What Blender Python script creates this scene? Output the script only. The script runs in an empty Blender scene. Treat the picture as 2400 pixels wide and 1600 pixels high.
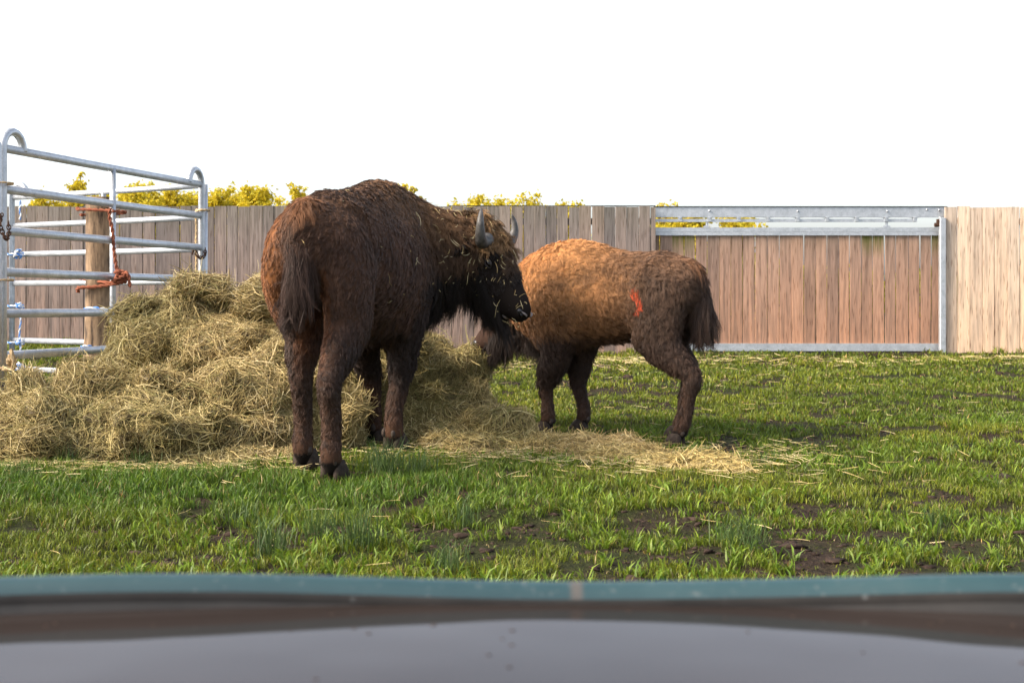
import bpy, math, random
import numpy as np

# ------------------------------------------------------------------ camera, sky, sun, exposure
SC = bpy.context.scene
COL = SC.collection
F_PX, HOR, CAM_H = 3200.0, 655.0, 1.0          # focal length and horizon of the 2400x1600 photograph
cam_d = bpy.data.cameras.new('camera')
cam_d.lens = 48.0; cam_d.sensor_width = 36.0
cam_d.shift_y = -(800 - HOR) / 2400.0
cam_d.clip_start = 0.05; cam_d.clip_end = 2000
cam_d.dof.use_dof = True; cam_d.dof.focus_distance = 8.0; cam_d.dof.aperture_fstop = 7.0
cam = bpy.data.objects.new('camera', cam_d); COL.objects.link(cam)
cam.location = (0, 0, CAM_H); cam.rotation_euler = (math.radians(90), 0, 0)
SC.camera = cam

SUN_DIR = np.array([-0.80, -0.26, 0.62]); SUN_DIR /= np.linalg.norm(SUN_DIR)
sun_el = math.asin(SUN_DIR[2]); sun_az = math.atan2(SUN_DIR[0], SUN_DIR[1])
W = bpy.data.worlds.new('World'); SC.world = W; W.use_nodes = True
wn = W.node_tree
sky = wn.nodes.new('ShaderNodeTexSky'); sky.sky_type = 'NISHITA'; sky.sun_disc = False
sky.sun_elevation = sun_el; sky.sun_rotation = sun_az
sky.air_density = 0.8; sky.dust_density = 3.0; sky.ozone_density = 0.6
hs = wn.nodes.new('ShaderNodeHueSaturation'); hs.inputs['Saturation'].default_value = .5     # thin even cloud whitens the sky
wn.links.new(sky.outputs[0], hs.inputs['Color']); wn.links.new(hs.outputs[0], wn.nodes['Background'].inputs[0])
wn.nodes['Background'].inputs[1].default_value = 0.115
sl = bpy.data.lights.new('sun', 'SUN'); sl.energy = 1.5; sl.angle = math.radians(22); sl.color = (1.0, 0.83, 0.62)
so = bpy.data.objects.new('sun', sl); COL.objects.link(so)
from mathutils import Vector
so.rotation_euler = Vector(SUN_DIR).to_track_quat('Z', 'Y').to_euler()
so.location = (-8, -4, 8)
VS = SC.view_settings
VS.view_transform = 'Standard'; VS.look = 'None'; VS.gamma = 1.0; VS.use_curve_mapping = False
VS.exposure = 1.95
SC.cycles.use_denoising = True
try: SC.cycles_curves.shape = 'RIBBONS'
except Exception: pass

# ------------------------------------------------------------------ helpers
rng = np.random.default_rng(7)
random.seed(7)
def P(px, py, d): return np.array([(px - 1200) / F_PX * d, d, CAM_H - (py - HOR) / F_PX * d])
def unit(v):
    v = np.asarray(v, float); n = np.linalg.norm(v, axis=-1, keepdims=True); return v / np.maximum(n, 1e-9)
def sstep(a, b, x):
    t = np.clip((x - a) / (b - a), 0, 1); return t * t * (3 - 2 * t)
def lerp(a, b, t): return a + (b - a) * t
def hash3(i, j, k, s):
    h = (i.astype(np.int64) * 374761393 + j.astype(np.int64) * 668265263 + k.astype(np.int64) * 2147483647 + s * 144665) & 0xffffffff
    h = ((h ^ (h >> 13)) * 1274126177) & 0xffffffff
    h = h ^ (h >> 16)
    return (h & 0xffff) / 65535.0
def noise(p, f=1.0, s=0):
    p = np.asarray(p, float) * f; i = np.floor(p).astype(np.int64); t = p - i; t = t * t * (3 - 2 * t)
    r = 0
    for dx in (0, 1):
        for dy in (0, 1):
            for dz in (0, 1):
                w = (t[..., 0] if dx else 1 - t[..., 0]) * (t[..., 1] if dy else 1 - t[..., 1]) * (t[..., 2] if dz else 1 - t[..., 2])
                r = r + w * hash3(i[..., 0] + dx, i[..., 1] + dy, i[..., 2] + dz, s)
    return r
def noise2(x, y, f=1.0, s=0): return noise(np.stack([x, y, np.zeros_like(x) + .5 * s], -1), f, s)
def vnoise(p, f, s): return np.stack([noise(p, f, s), noise(p, f, s + 11), noise(p, f, s + 23)], -1) * 2 - 1

def tag(o, label=None, cat=None, group=None, kind=None):
    if label: o['label'] = label
    if cat: o['category'] = cat
    if group: o['group'] = group
    if kind: o['kind'] = kind
    return o
def empty(name, loc=(0, 0, 0), rz=0, parent=None):
    o = bpy.data.objects.new(name, None); COL.objects.link(o); o.location = loc; o.rotation_euler = (0, 0, rz)
    o.empty_display_size = .1; o.parent = parent
    return o
def link(name, me, parent=None, mat=None):
    if mat is not None and not me.materials: me.materials.append(mat)
    o = bpy.data.objects.new(name, me); COL.objects.link(o); o.parent = parent
    return o
def mesh(name, V, Fc, mat=None, smooth=True, col=None):
    me = bpy.data.meshes.new(name)
    V = np.asarray(V, np.float32)
    if isinstance(Fc, np.ndarray):
        nf, k = Fc.shape
        me.vertices.add(len(V)); me.vertices.foreach_set('co', V.ravel())
        me.loops.add(nf * k); me.loops.foreach_set('vertex_index', Fc.astype(np.int32).ravel())
        me.polygons.add(nf); me.polygons.foreach_set('loop_start', np.arange(0, nf * k, k, dtype=np.int32))
        me.update(calc_edges=True); me.validate()
    else:
        me.from_pydata(V.tolist(), [], [list(map(int, f)) for f in Fc])
    me.polygons.foreach_set('use_smooth', np.full(len(me.polygons), smooth, bool))
    if col is not None:
        a = me.attributes.new('col', 'FLOAT_COLOR', 'POINT')
        c = np.ones((len(V), 4), np.float32); c[:, :3] = col; a.data.foreach_set('color', c.ravel())
    if mat is not None: me.materials.append(mat)
    me.update()
    return me
class MB:
    """collects tubes, boxes and lathes into one mesh"""
    def __init__(s): s.v = []; s.f = []; s.n = 0
    def add(s, V, Fc):
        s.v.append(np.asarray(V, float)); s.f += [tuple(int(i) + s.n for i in f) for f in Fc]; s.n += len(V)
    def tube(s, pts, r, seg=8, up=(0, 0, 1), flat=1.0, cap=True):
        pts = np.asarray(pts, float); n = len(pts); r = np.broadcast_to(np.asarray(r, float), (n,))
        T = unit(np.gradient(pts, axis=0)); U = np.zeros_like(pts); u = np.asarray(up, float)
        if abs(T[0] @ unit(u)) > .95: u = np.array([1., 0, 0]) if abs(T[0][0]) < .9 else np.array([0, 1., 0])
        for i in range(n):
            u = u - T[i] * (u @ T[i]); u = u / max(np.linalg.norm(u), 1e-9); U[i] = u
        B = np.cross(T, U); a = np.linspace(0, 2 * math.pi, seg, endpoint=False)
        V = (pts[:, None] + r[:, None, None] * (np.cos(a)[None, :, None] * U[:, None] + flat * np.sin(a)[None, :, None] * B[:, None])).reshape(-1, 3)
        Fc = [(i * seg + j, i * seg + (j + 1) % seg, (i + 1) * seg + (j + 1) % seg, (i + 1) * seg + j) for i in range(n - 1) for j in range(seg)]
        if cap: Fc += [tuple(range(seg))[::-1], tuple((n - 1) * seg + j for j in range(seg))]
        s.add(V, Fc)
    def box(s, c, d, bev=0.0, rot=None):
        c = np.asarray(c, float); h = np.asarray(d, float) / 2
        if bev <= 0:
            V = np.array([[x, y, z] for x in (-1, 1) for y in (-1, 1) for z in (-1, 1)]) * h
            Fc = [(0, 1, 3, 2), (4, 6, 7, 5), (0, 4, 5, 1), (2, 3, 7, 6), (0, 2, 6, 4), (1, 5, 7, 3)]
        else:                                   # long edges chamfered (in the x-y section), plus flat ends
            x, y = h[0], h[1]; b = bev
            ring = [(-x + b, -y), (x - b, -y), (x, -y + b), (x, y - b), (x - b, y), (-x + b, y), (-x, y - b), (-x, -y + b)]
            V = np.array([[p[0], p[1], z] for z in (-h[2], h[2]) for p in ring])
            Fc = [(j, (j + 1) % 8, 8 + (j + 1) % 8, 8 + j) for j in range(8)] + [tuple(range(8))[::-1], tuple(range(8, 16))]
        if rot is not None: V = V @ np.asarray(rot).T
        s.add(V + c, Fc)
    def ell(s, c, r, nu=10, nv=7, rot=None):
        V = [[0, 0, -1]]
        for i in range(1, nv):
            t = math.pi * i / nv - math.pi / 2
            V += [[math.cos(t) * math.cos(2 * math.pi * j / nu), math.cos(t) * math.sin(2 * math.pi * j / nu), math.sin(t)] for j in range(nu)]
        V.append([0, 0, 1]); V = np.array(V) * np.asarray(r, float)
        if rot is not None: V = V @ np.asarray(rot).T
        Fc = [(0, 1 + (j + 1) % nu, 1 + j) for j in range(nu)]
        for i in range(nv - 2):
            a, b = 1 + i * nu, 1 + (i + 1) * nu
            Fc += [(a + j, a + (j + 1) % nu, b + (j + 1) % nu, b + j) for j in range(nu)]
        L = 1 + (nv - 2) * nu; e = len(V) - 1
        Fc += [(L + j, L + (j + 1) % nu, e) for j in range(nu)]
        s.add(V + np.asarray(c, float), Fc)
    def me(s, name, mat, smooth=True): return mesh(name, np.concatenate(s.v), s.f, mat, smooth)
    def build(s, name, mat, parent=None, smooth=True): return link(name, s.me(name, mat, smooth), parent)
def spline(pts, n):
    """Catmull-Rom through the rows of pts"""
    p = np.asarray(pts, float); m = len(p)
    q = np.vstack([2 * p[0] - p[1], p, 2 * p[-1] - p[-2]])
    u = np.linspace(0, m - 1 - 1e-6, n); i = u.astype(int); t = (u - i)[:, None]
    a, b, c, d = q[i], q[i + 1], q[i + 2], q[i + 3]
    return .5 * (2 * b + (c - a) * t + (2 * a - 5 * b + 4 * c - d) * t ** 2 + (3 * b - a - 3 * c + d) * t ** 3)

# strands as hair curves: pts (n, k, 3), radius (n, k), colour (n, 3) or (n, k, 3)
def strands(name, pts, rad, col, mat, parent=None):
    n, k, _ = pts.shape
    cu = bpy.data.hair_curves.new(name)
    cu.add_curves([k] * n)
    cu.attributes['position'].data.foreach_set('vector', pts.astype(np.float32).ravel())
    a = cu.attributes.get('radius') or cu.attributes.new('radius', 'FLOAT', 'POINT')
    a.data.foreach_set('value', np.broadcast_to(rad, (n, k)).astype(np.float32).ravel())
    c = np.ones((n, k, 4), np.float32); c[:, :, :3] = col if np.ndim(col) == 3 else np.asarray(col)[:, None, :]
    a = cu.attributes.new('col', 'FLOAT_COLOR', 'POINT'); a.data.foreach_set('color', c.ravel())
    cu.materials.append(mat)
    o = bpy.data.objects.new(name, cu); COL.objects.link(o); o.parent = parent
    return o

# ------------------------------------------------------------------ materials
def mat_new(name):
    m = bpy.data.materials.new(name); m.use_nodes = True
    nt = m.node_tree; return m, nt, nt.nodes['Principled BSDF']
def N(nt, typ, **kw):
    n = nt.nodes.new(typ)
    for k, v in kw.items():
        if k.startswith('i_'): n.inputs[k[2:].replace('_', ' ')].default_value = v
        else: setattr(n, k, v)
    return n
def ramp(nt, fac, stops):
    r = nt.nodes.new('ShaderNodeValToRGB'); e = r.color_ramp.elements
    while len(e) < len(stops): e.new(.5)
    for x, (p, c) in zip(e, stops): x.position = p; x.color = (*c, 1)
    nt.links.new(fac, r.inputs[0]); return r.outputs[0]
def mix(nt, fac, a, b, mode='MIX'):
    m = nt.nodes.new('ShaderNodeMix'); m.data_type = 'RGBA'; m.blend_type = mode
    for s, v in ((m.inputs[0], fac), (m.inputs[6], a), (m.inputs[7], b)):
        if hasattr(v, 'is_linked') or isinstance(v, bpy.types.NodeSocket): nt.links.new(v, s)
        elif isinstance(v, tuple): s.default_value = (*v, 1) if len(v) == 3 else v
        else: s.default_value = v
    return m.outputs[2]
def bump(nt, bs, h, strength=.3, dist=.01):
    b = N(nt, 'ShaderNodeBump'); b.inputs['Strength'].default_value = strength; b.inputs['Distance'].default_value = dist
    nt.links.new(h, b.inputs['Height']); nt.links.new(b.outputs[0], bs.inputs['Normal'])
def mapped(nt, scale, rand=True):
    tc = N(nt, 'ShaderNodeTexCoord'); mp = N(nt, 'ShaderNodeMapping'); mp.inputs['Scale'].default_value = scale
    if rand:
        oi = N(nt, 'ShaderNodeObjectInfo'); mul = N(nt, 'ShaderNodeMath', operation='MULTIPLY'); mul.inputs[1].default_value = 60
        cb = N(nt, 'ShaderNodeCombineXYZ'); nt.links.new(oi.outputs['Random'], mul.inputs[0])
        for i in range(3): nt.links.new(mul.outputs[0], cb.inputs[i])
        ad = N(nt, 'ShaderNodeVectorMath', operation='ADD'); nt.links.new(tc.outputs['Object'], ad.inputs[0]); nt.links.new(cb.outputs[0], ad.inputs[1])
        nt.links.new(ad.outputs[0], mp.inputs[0])
    else: nt.links.new(tc.outputs['Object'], mp.inputs[0])
    return mp.outputs[0]
def noise_tex(nt, vec, scale, detail=4, rough=.6):
    n = N(nt, 'ShaderNodeTexNoise'); n.inputs['Scale'].default_value = scale; n.inputs['Detail'].default_value = detail; n.inputs['Roughness'].default_value = rough
    nt.links.new(vec, n.inputs['Vector']); return n.outputs['Fac']

def col_mat(name, rough=.7, spec=.2, trans=0.0, sheen=0.0):
    """colour comes from the 'col' attribute of the geometry"""
    m, nt, b = mat_new(name)
    at = N(nt, 'ShaderNodeAttribute', attribute_name='col')
    nt.links.new(at.outputs['Color'], b.inputs['Base Color'])
    b.inputs['Roughness'].default_value = rough; b.inputs['Specular IOR Level'].default_value = spec
    if sheen: b.inputs['Sheen Weight'].default_value = sheen
    if trans:
        tr = N(nt, 'ShaderNodeBsdfTranslucent'); nt.links.new(at.outputs['Color'], tr.inputs[0])
        ms = N(nt, 'ShaderNodeMixShader'); ms.inputs[0].default_value = trans
        nt.links.new(b.outputs[0], ms.inputs[1]); nt.links.new(tr.outputs[0], ms.inputs[2])
        nt.links.new(ms.outputs[0], nt.nodes['Material Output'].inputs[0])
    return m
M_FUR = col_mat('fur', .55, .25)
M_SKIN = col_mat('hide', .8, .1)
M_GRASS = col_mat('grass_blade', .5, .35, .30)
M_HAY = col_mat('dry_hay', .55, .3)
M_LEAF = col_mat('spring_leaf', .6, .2, .45)

def wood(name, dark, mid, light, moss=0.0, top=1.0, warm=None):
    m, nt, b = mat_new(name)
    v = mapped(nt, (1, 1, .07)); g = noise_tex(nt, v, 60, 5, .65)
    v2 = mapped(nt, (1, 1, .35)); blot = noise_tex(nt, v2, 5, 3, .6)
    base = ramp(nt, g, [(.28, dark), (.5, mid), (.75, light)])
    oi = N(nt, 'ShaderNodeObjectInfo')
    tone = ramp(nt, oi.outputs['Random'], [(0, (.66, .68, .72)), (.3, (1.02, .97, .94)), (.5, (.78, .76, .75)), (.75, (.95, .95, .96)), (1, (1.15, 1.05, .96))])
    base = mix(nt, 1.0, base, tone, 'MULTIPLY')
    bl = ramp(nt, blot, [(.32, (.58, .56, .55)), (.6, (1.1, 1.08, 1.07))]); base = mix(nt, .9, base, bl, 'MULTIPLY')
    # knots
    vk = mapped(nt, (5.0, 1, 1.9)); vo = N(nt, 'ShaderNodeTexVoronoi', voronoi_dimensions='2D'); vo.inputs['Scale'].default_value = 1.0; vo.inputs['Randomness'].default_value = 1
    sk = N(nt, 'ShaderNodeSeparateXYZ'); ck = N(nt, 'ShaderNodeCombineXYZ'); nt.links.new(vk, sk.inputs[0]); nt.links.new(sk.outputs[0], ck.inputs[0]); nt.links.new(sk.outputs[2], ck.inputs[1])
    nt.links.new(ck.outputs[0], vo.inputs['Vector'])
    kn = ramp(nt, vo.outputs['Distance'], [(.035, (.30, .22, .18)), (.075, (.60, .53, .48)), (.14, (1, 1, 1))])
    base = mix(nt, 1.0, base, kn, 'MULTIPLY')
    tc = N(nt, 'ShaderNodeTexCoord'); sp = N(nt, 'ShaderNodeSeparateXYZ'); nt.links.new(tc.outputs['Object'], sp.inputs[0])
    if warm:                                       # silvered towards the weather side (top), browner wood low down
        wz = N(nt, 'ShaderNodeMapRange'); nt.links.new(sp.outputs['Z'], wz.inputs[0])
        wz.inputs[1].default_value = .1; wz.inputs[2].default_value = top; wz.inputs[3].default_value = 1; wz.inputs[4].default_value = 0
        wm = N(nt, 'ShaderNodeMath', operation='MULTIPLY'); nt.links.new(wz.outputs[0], wm.inputs[0]); nt.links.new(blot, wm.inputs[1])
        base = mix(nt, wm.outputs[0], base, mix(nt, 1.0, base, warm, 'MULTIPLY'))
    if moss:
        mz = N(nt, 'ShaderNodeMapRange'); nt.links.new(sp.outputs['Z'], mz.inputs[0])
        mz.inputs[1].default_value = top - .55; mz.inputs[2].default_value = top; mz.inputs[3].default_value = 0; mz.inputs[4].default_value = 1
        vs = mapped(nt, (9, 9, .7)); st = noise_tex(nt, vs, 2.2, 3, .6)
        ad = N(nt, 'ShaderNodeMath', operation='MULTIPLY'); nt.links.new(mz.outputs[0], ad.inputs[0]); nt.links.new(st, ad.inputs[1])
        fac = N(nt, 'ShaderNodeMapRange'); nt.links.new(ad.outputs[0], fac.inputs[0]); fac.inputs[1].default_value = .12; fac.inputs[2].default_value = .5; fac.inputs[4].default_value = moss
        base = mix(nt, fac.outputs[0], base, (.075, .09, .012))
    nt.links.new(base, b.inputs['Base Color']); b.inputs['Roughness'].default_value = .85; b.inputs['Specular IOR Level'].default_value = .15
    bump(nt, b, g, .35, .004)
    return m
M_WOOD_OLD = wood('weathered_grey_board', (.12, .107, .10), (.235, .205, .19), (.33, .295, .275), .15, 2.0, (1.3, .95, .74))
M_WOOD_GATE = wood('larch_board', (.21, .14, .105), (.35, .25, .195), (.44, .33, .27), .12, 1.6, (1.25, .88, .62))
M_WOOD_MOSS = wood('green_stained_board', (.21, .14, .105), (.35, .25, .195), (.44, .33, .27), 1.0, 1.6, (1.25, .88, .62))
M_WOOD_PALE = wood('glow_pale_board', (.48, .37, .27), (.69, .56, .43), (.78, .67, .54), 0, 2.0, (1.05, .88, .72))  # bright glow on the right fence put into a paler wood colour
def post_mat():
    m, nt, b = mat_new('stripped_log')
    g = noise_tex(nt, mapped(nt, (1, 1, .16)), 26, 5, .7); h = noise_tex(nt, mapped(nt, (1, 1, .5)), 9, 3, .6)
    c = ramp(nt, g, [(.34, (.045, .028, .018)), (.48, (.20, .135, .08)), (.7, (.34, .245, .155))])
    c = mix(nt, .9, c, ramp(nt, h, [(.35, (.45, .40, .36)), (.6, (1.1, 1.05, 1.0))]), 'MULTIPLY')
    nt.links.new(c, b.inputs['Base Color']); b.inputs['Roughness'].default_value = .85; bump(nt, b, g, .8, .012); return m
M_POST = post_mat()

def metal():
    m, nt, b = mat_new('galvanised_steel')
    v = mapped(nt, (1, 1, 1)); g = noise_tex(nt, v, 14, 4, .7); g2 = noise_tex(nt, v, 90, 3, .6)
    c = ramp(nt, g, [(.3, (.30, .33, .36)), (.55, (.46, .49, .53)), (.8, (.60, .63, .66))])
    c = mix(nt, .35, c, ramp(nt, g2, [(.3, (.3, .32, .34)), (.7, (.68, .7, .72))]))
    rr = ramp(nt, g2, [(.3, (.30,) * 3), (.7, (.52,) * 3)])
    nt.links.new(c, b.inputs['Base Color']); nt.links.new(rr, b.inputs['Roughness']); b.inputs['Metallic'].default_value = .55
    bump(nt, b, g2, .15, .002); return m
M_METAL = metal()
def plain(name, c, rough=.6, spec=.4, metallic=0.0, var=.25, scale=30):
    m, nt, b = mat_new(name); g = noise_tex(nt, mapped(nt, (1, 1, 1)), scale, 4, .6)
    d = tuple(x * (1 - var) for x in c); l = tuple(min(1, x * (1 + var)) for x in c)
    nt.links.new(ramp(nt, g, [(.3, d), (.7, l)]), b.inputs['Base Color'])
    b.inputs['Roughness'].default_value = rough; b.inputs['Specular IOR Level'].default_value = spec; b.inputs['Metallic'].default_value = metallic
    bump(nt, b, g, .2, .003); return m
M_ROPE_O = plain('orange_twine', (.24, .085, .05), .9, .1)
M_ROPE_T = plain('tan_twine', (.50, .36, .20), .9, .1)
M_ROPE_B = plain('blue_twine', (.10, .25, .60), .8, .2)
M_ROPE_W = plain('white_twine', (.70, .73, .76), .8, .2)
M_RUST = plain('rusty_iron', (.07, .035, .022), .8, .3, .4, .5, 60)
M_DARK = plain('dark_rubber_strip', (.02, .022, .022), .6, .3)
M_HORN = plain('horn', (.072, .068, .064), .5, .4, 0, .5, 40)
M_HOOF = plain('hoof_keratin', (.035, .025, .019), .75, .2, 0, .5, 50)
M_DEW = plain('dewclaw_keratin', (.045, .033, .027), .7, .25, 0, .4, 50)
M_EYE = plain('eye_ball', (.004, .003, .003), .10, .3, 0, 0)
M_NOSE = plain('nose_skin', (.018, .015, .016), .25, .5, 0, .3, 60)
M_LIP = plain('pale_lip_skin', (.20, .17, .165), .45, .4, 0, .4, 60)
M_LIDS = plain('eyelid_skin', (.026, .021, .020), .5, .3, 0, .3, 60)
M_BARK = plain('tree_bark', (.14, .10, .06), .9, .1, 0, .4, 8)
M_MUD = plain('mud_clod', (.040, .027, .021), .95, .1, 0, .5, 40)

# ------------------------------------------------------------------ ground
def ground_h(x, y):
    x = np.asarray(x, float); y = np.asarray(y, float)
    near = sstep(1.5, 3.5, y) * (1 - sstep(20, 30, y))
    h = near * ((noise2(x, y, .9, 3) - .5) * .05 + (noise2(x, y, 3.5, 5) - .5) * .035 + (noise2(x, y, 11, 6) - .5) * .02)
    h = h + .15 * sstep(-3, -6.5, x) * sstep(12, 18, y) - .02
    return h
def make_ground():
    xs = np.concatenate([[-900, -300, -100, -40, -20], np.arange(-14, 14.01, .08), [20, 40, 100, 300, 900]])
    ys = np.concatenate([[-200, -60, -20, -6, -2, 0, 1], np.arange(1.5, 22.01, .08), [24, 28, 40, 80, 200, 500, 1500]])
    X, Y = np.meshgrid(xs, ys, indexing='ij'); Z = ground_h(X, Y)
    V = np.stack([X, Y, Z], -1).reshape(-1, 3); nx, ny = X.shape
    i = np.arange(nx * ny).reshape(nx, ny)
    Fc = np.stack([i[:-1, :-1], i[1:, :-1], i[1:, 1:], i[:-1, 1:]], -1).reshape(-1, 4)
    m, nt, b = mat_new('pasture_soil')
    v = mapped(nt, (1, 1, 1), False)
    a = noise_tex(nt, v, 1.3, 5, .65); c = noise_tex(nt, v, 26, 5, .7)
    soil = ramp(nt, c, [(.3, (.020, .013, .010)), (.55, (.050, .034, .024)), (.8, (.095, .068, .045))])
    turf = ramp(nt, c, [(.3, (.018, .020, .008)), (.7, (.050, .058, .018))])
    f = N(nt, 'ShaderNodeMapRange'); nt.links.new(a, f.inputs[0]); f.inputs[1].default_value = .38; f.inputs[2].default_value = .55
    nt.links.new(mix(nt, f.outputs[0], soil, turf), b.inputs['Base Color']); b.inputs['Roughness'].default_value = .95; b.inputs['Specular IOR Level'].default_value = .1
    bump(nt, b, c, 1.0, .06)
    o = link('ground', mesh('ground', V, Fc, m)); tag(o, 'muddy pasture ground under the grass', None, None, 'structure')
make_ground()

# ------------------------------------------------------------------ fence, gate
FD = 18.8                                   # distance of the fence line from the camera (boards about 0.16 m wide, 2 m tall)
board_me = {}
def board_mesh(mat, h):
    key = (mat.name, round(h, 2))
    if key not in board_me:
        b = MB(); b.box((0, 0, h / 2), (1, .022, h), 0); board_me[key] = b.me('board', mat, False)
        # width is set per board; rounded long edges come from a bevelled section in unit width
        bb = MB(); x, y, c = .5, .011, .02
        ring = [(-x + c, -y), (x - c, -y), (x, -y + .004), (x, y), (-x, y), (-x, -y + .004)]
        V = [[p[0], p[1], z] for z in (0, h) for p in ring]
        Fc = [(j, (j + 1) % 6, 6 + (j + 1) % 6, 6 + j) for j in range(6)] + [tuple(range(6))[::-1], tuple(range(6, 12))]
        bb.add(V, Fc); board_me[key] = bb.me('board', mat, False)
    return board_me[key]
def boards(parent, x0, x1, zf, h, matf, gap=.004, w=.163, dz=.012, jit=.008):
    x = x0
    while x < x1 - .03:
        ww = min(w * random.uniform(.93, 1.07), x1 - x)
        if ww < .05: break
        g = gap * random.uniform(.3, 2.2)
        o = link('board', board_mesh(matf(x), h), parent)
        o.location = (x + ww / 2, random.uniform(-jit, jit) * .5, zf(x) + random.uniform(-dz, dz))
        o.scale = (ww - g, 1, 1); o.rotation_euler = (0, random.uniform(-.0035, .0035), 0)
        x += ww
fz = lambda x: .13 * float(sstep(-3, -6.5, x)) - .04
fence = empty('board_fence', (0, FD, 0))
tag(fence, 'long weathered grey board fence running behind the hay and the bison', 'fence')
boards(fence, -10.4, 1.975, lambda x: -.03, 2.035, lambda x: M_WOOD_OLD)
for z in (.5, 1.15, 1.8):
    b = MB(); b.box((-4.2, .055, z), (12.3, .05, .09)); b.build('rail', M_WOOD_OLD, fence, False)
for x in np.arange(-10, 2, 2.4):
    b = MB(); b.box((x, .14, .95), (.11, .11, 2.0)); b.build('fence_post', M_WOOD_OLD, fence, False)
b = MB(); b.box((.55, .025, 2.012), (2.85, .06, .012)); b.build('capping_strip', M_DARK, fence, False)

pale = empty('board_fence', (0, FD, 0))
tag(pale, 'pale board fence with glow in its wood colour beyond the white gate post', 'fence')
boards(pale, 5.957, 10.5, lambda x: -.03, 2.03, lambda x: M_WOOD_PALE, .004, .172)
for z in (.5, 1.15, 1.8):
    b = MB(); b.box((8.25, .055, z), (4.4, .05, .09)); b.build('rail', M_WOOD_PALE, pale, False)
for x in (6.3, 8.3, 10.2):
    b = MB(); b.box((x, .14, .95), (.11, .11, 2.0)); b.build('fence_post', M_WOOD_PALE, pale, False)

GX0, GX1, GY = 1.70, 5.935, FD + .16
gs = GY / F_PX
gz = lambda py: CAM_H - (py - HOR) * gs
gate = empty('sliding_gate', (0, GY, 0))
tag(gate, 'sliding gate of upright larch boards in a galvanised steel frame', 'gate')
gbx = lambda x: M_WOOD_MOSS if x > 5.72 or 4.82 < x < 5.05 or 2.2 < x < 2.45 else M_WOOD_GATE
boards(gate, GX0, GX1, lambda x: gz(806), gz(550) - gz(806), gbx, .008, .165, 0, .006)
b = MB(); b.box(((GX0 + GX1) / 2, -.005, (gz(533.5) + gz(544)) / 2), (GX1 - GX0 + .03, .075, gz(533.5) - gz(544))); b.build('top_frame', M_METAL, gate, False)
b = MB(); b.box(((GX0 + GX1) / 2, -.012, (gz(544.4) + gz(552)) / 2), (GX1 - GX0 + .03, .06, gz(544.4) - gz(552))); b.build('top_channel', M_METAL, gate, False)
b = MB(); b.box(((GX0 + GX1) / 2, -.01, (gz(804.5) + gz(822)) / 2), (GX1 - GX0 + .03, .085, gz(804.5) - gz(822))); b.build('bottom_frame', M_METAL, gate, False)
for px in (1657, 2078):
    b = MB(); x = (px - 1200) * gs; b.tube([(x, 0, gz(535)), (x, 0, gz(518))], .018); b.box((x, 0, gz(531)), (.09, .05, .02)); b.build('hanger', M_METAL, gate, False)

track = empty('gate_track', (0, GY - .01, 0))
tag(track, 'overhead steel beam and roller rail above the sliding gate', 'gate track')
tx0, tx1 = 1.97, (2217 - 1200) * gs
b = MB(); b.box(((tx0 + tx1) / 2, 0, (gz(486) + gz(509.5)) / 2), (tx1 - tx0, .07, gz(486) - gz(509.5))); b.build('beam', M_METAL, track, False)
b = MB(); b.box(((tx0 + tx1) / 2, -.0, gz(486) + .007), (tx1 - tx0, .10, .010)); b.build('capping_strip', M_DARK, track, False)
b = MB(); b.box(((tx0 + (2147 - 1200) * gs) / 2, 0, (gz(513.5) + gz(520.5)) / 2), ((2147 - 1200) * gs - tx0, .045, gz(513.5) - gz(520.5))); b.build('roller_rail', M_METAL, track, False)
br = MB(); br.box((0, -.002, .0), (.05, .085, gz(507) - gz(519))); br.tube([(0, -.06, .02), (0, .06, .02)], .014); br.box((-.045, 0, .03), (.04, .06, .02)); br.box((.045, 0, .03), (.04, .06, .02)); brm = br.me('bracket', M_METAL, False)
for zx in (355, 525, 695, 865, 1035, 1207, 1377, 1548, 1715):
    o = link('bracket', brm, track); o.location = ((1450 + zx / 2.476 - 1200) * gs, 0, gz(513.6))
bo = MB(); bo.tube([(0, -.05, 0), (0, -.03, 0)], .014); bom = bo.me('bolt', M_METAL)
for zx, zy in ((523, 135), (1035, 137), (1553, 137), (1783, 128), (1853, 130), (1858, 175)):
    o = link('bolt', bom, track); o.location = ((1450 + zx / 2.476 - 1200) * gs, .0, gz(440 + zy / 2.476))
gp = empty('gate_post', ((2207.5 - 1200) * FD / F_PX, FD - .02, 0))
tag(gp, 'square galvanised post where the gate meets the pale fence', 'post')
b = MB(); b.box((0, 0, CAM_H - (511 - HOR) * FD / F_PX - .95), (.082, .08, 1.9), .008); o = b.build('shaft', M_METAL, gp, False)
b = MB(); b.box((-.055, .02, 1.78), (.03, .05, .10)); b.tube([(-.1, .02, 1.75), (-.05, .02, 1.75)], .03); b.build('latch', M_RUST, gp, False)

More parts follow.
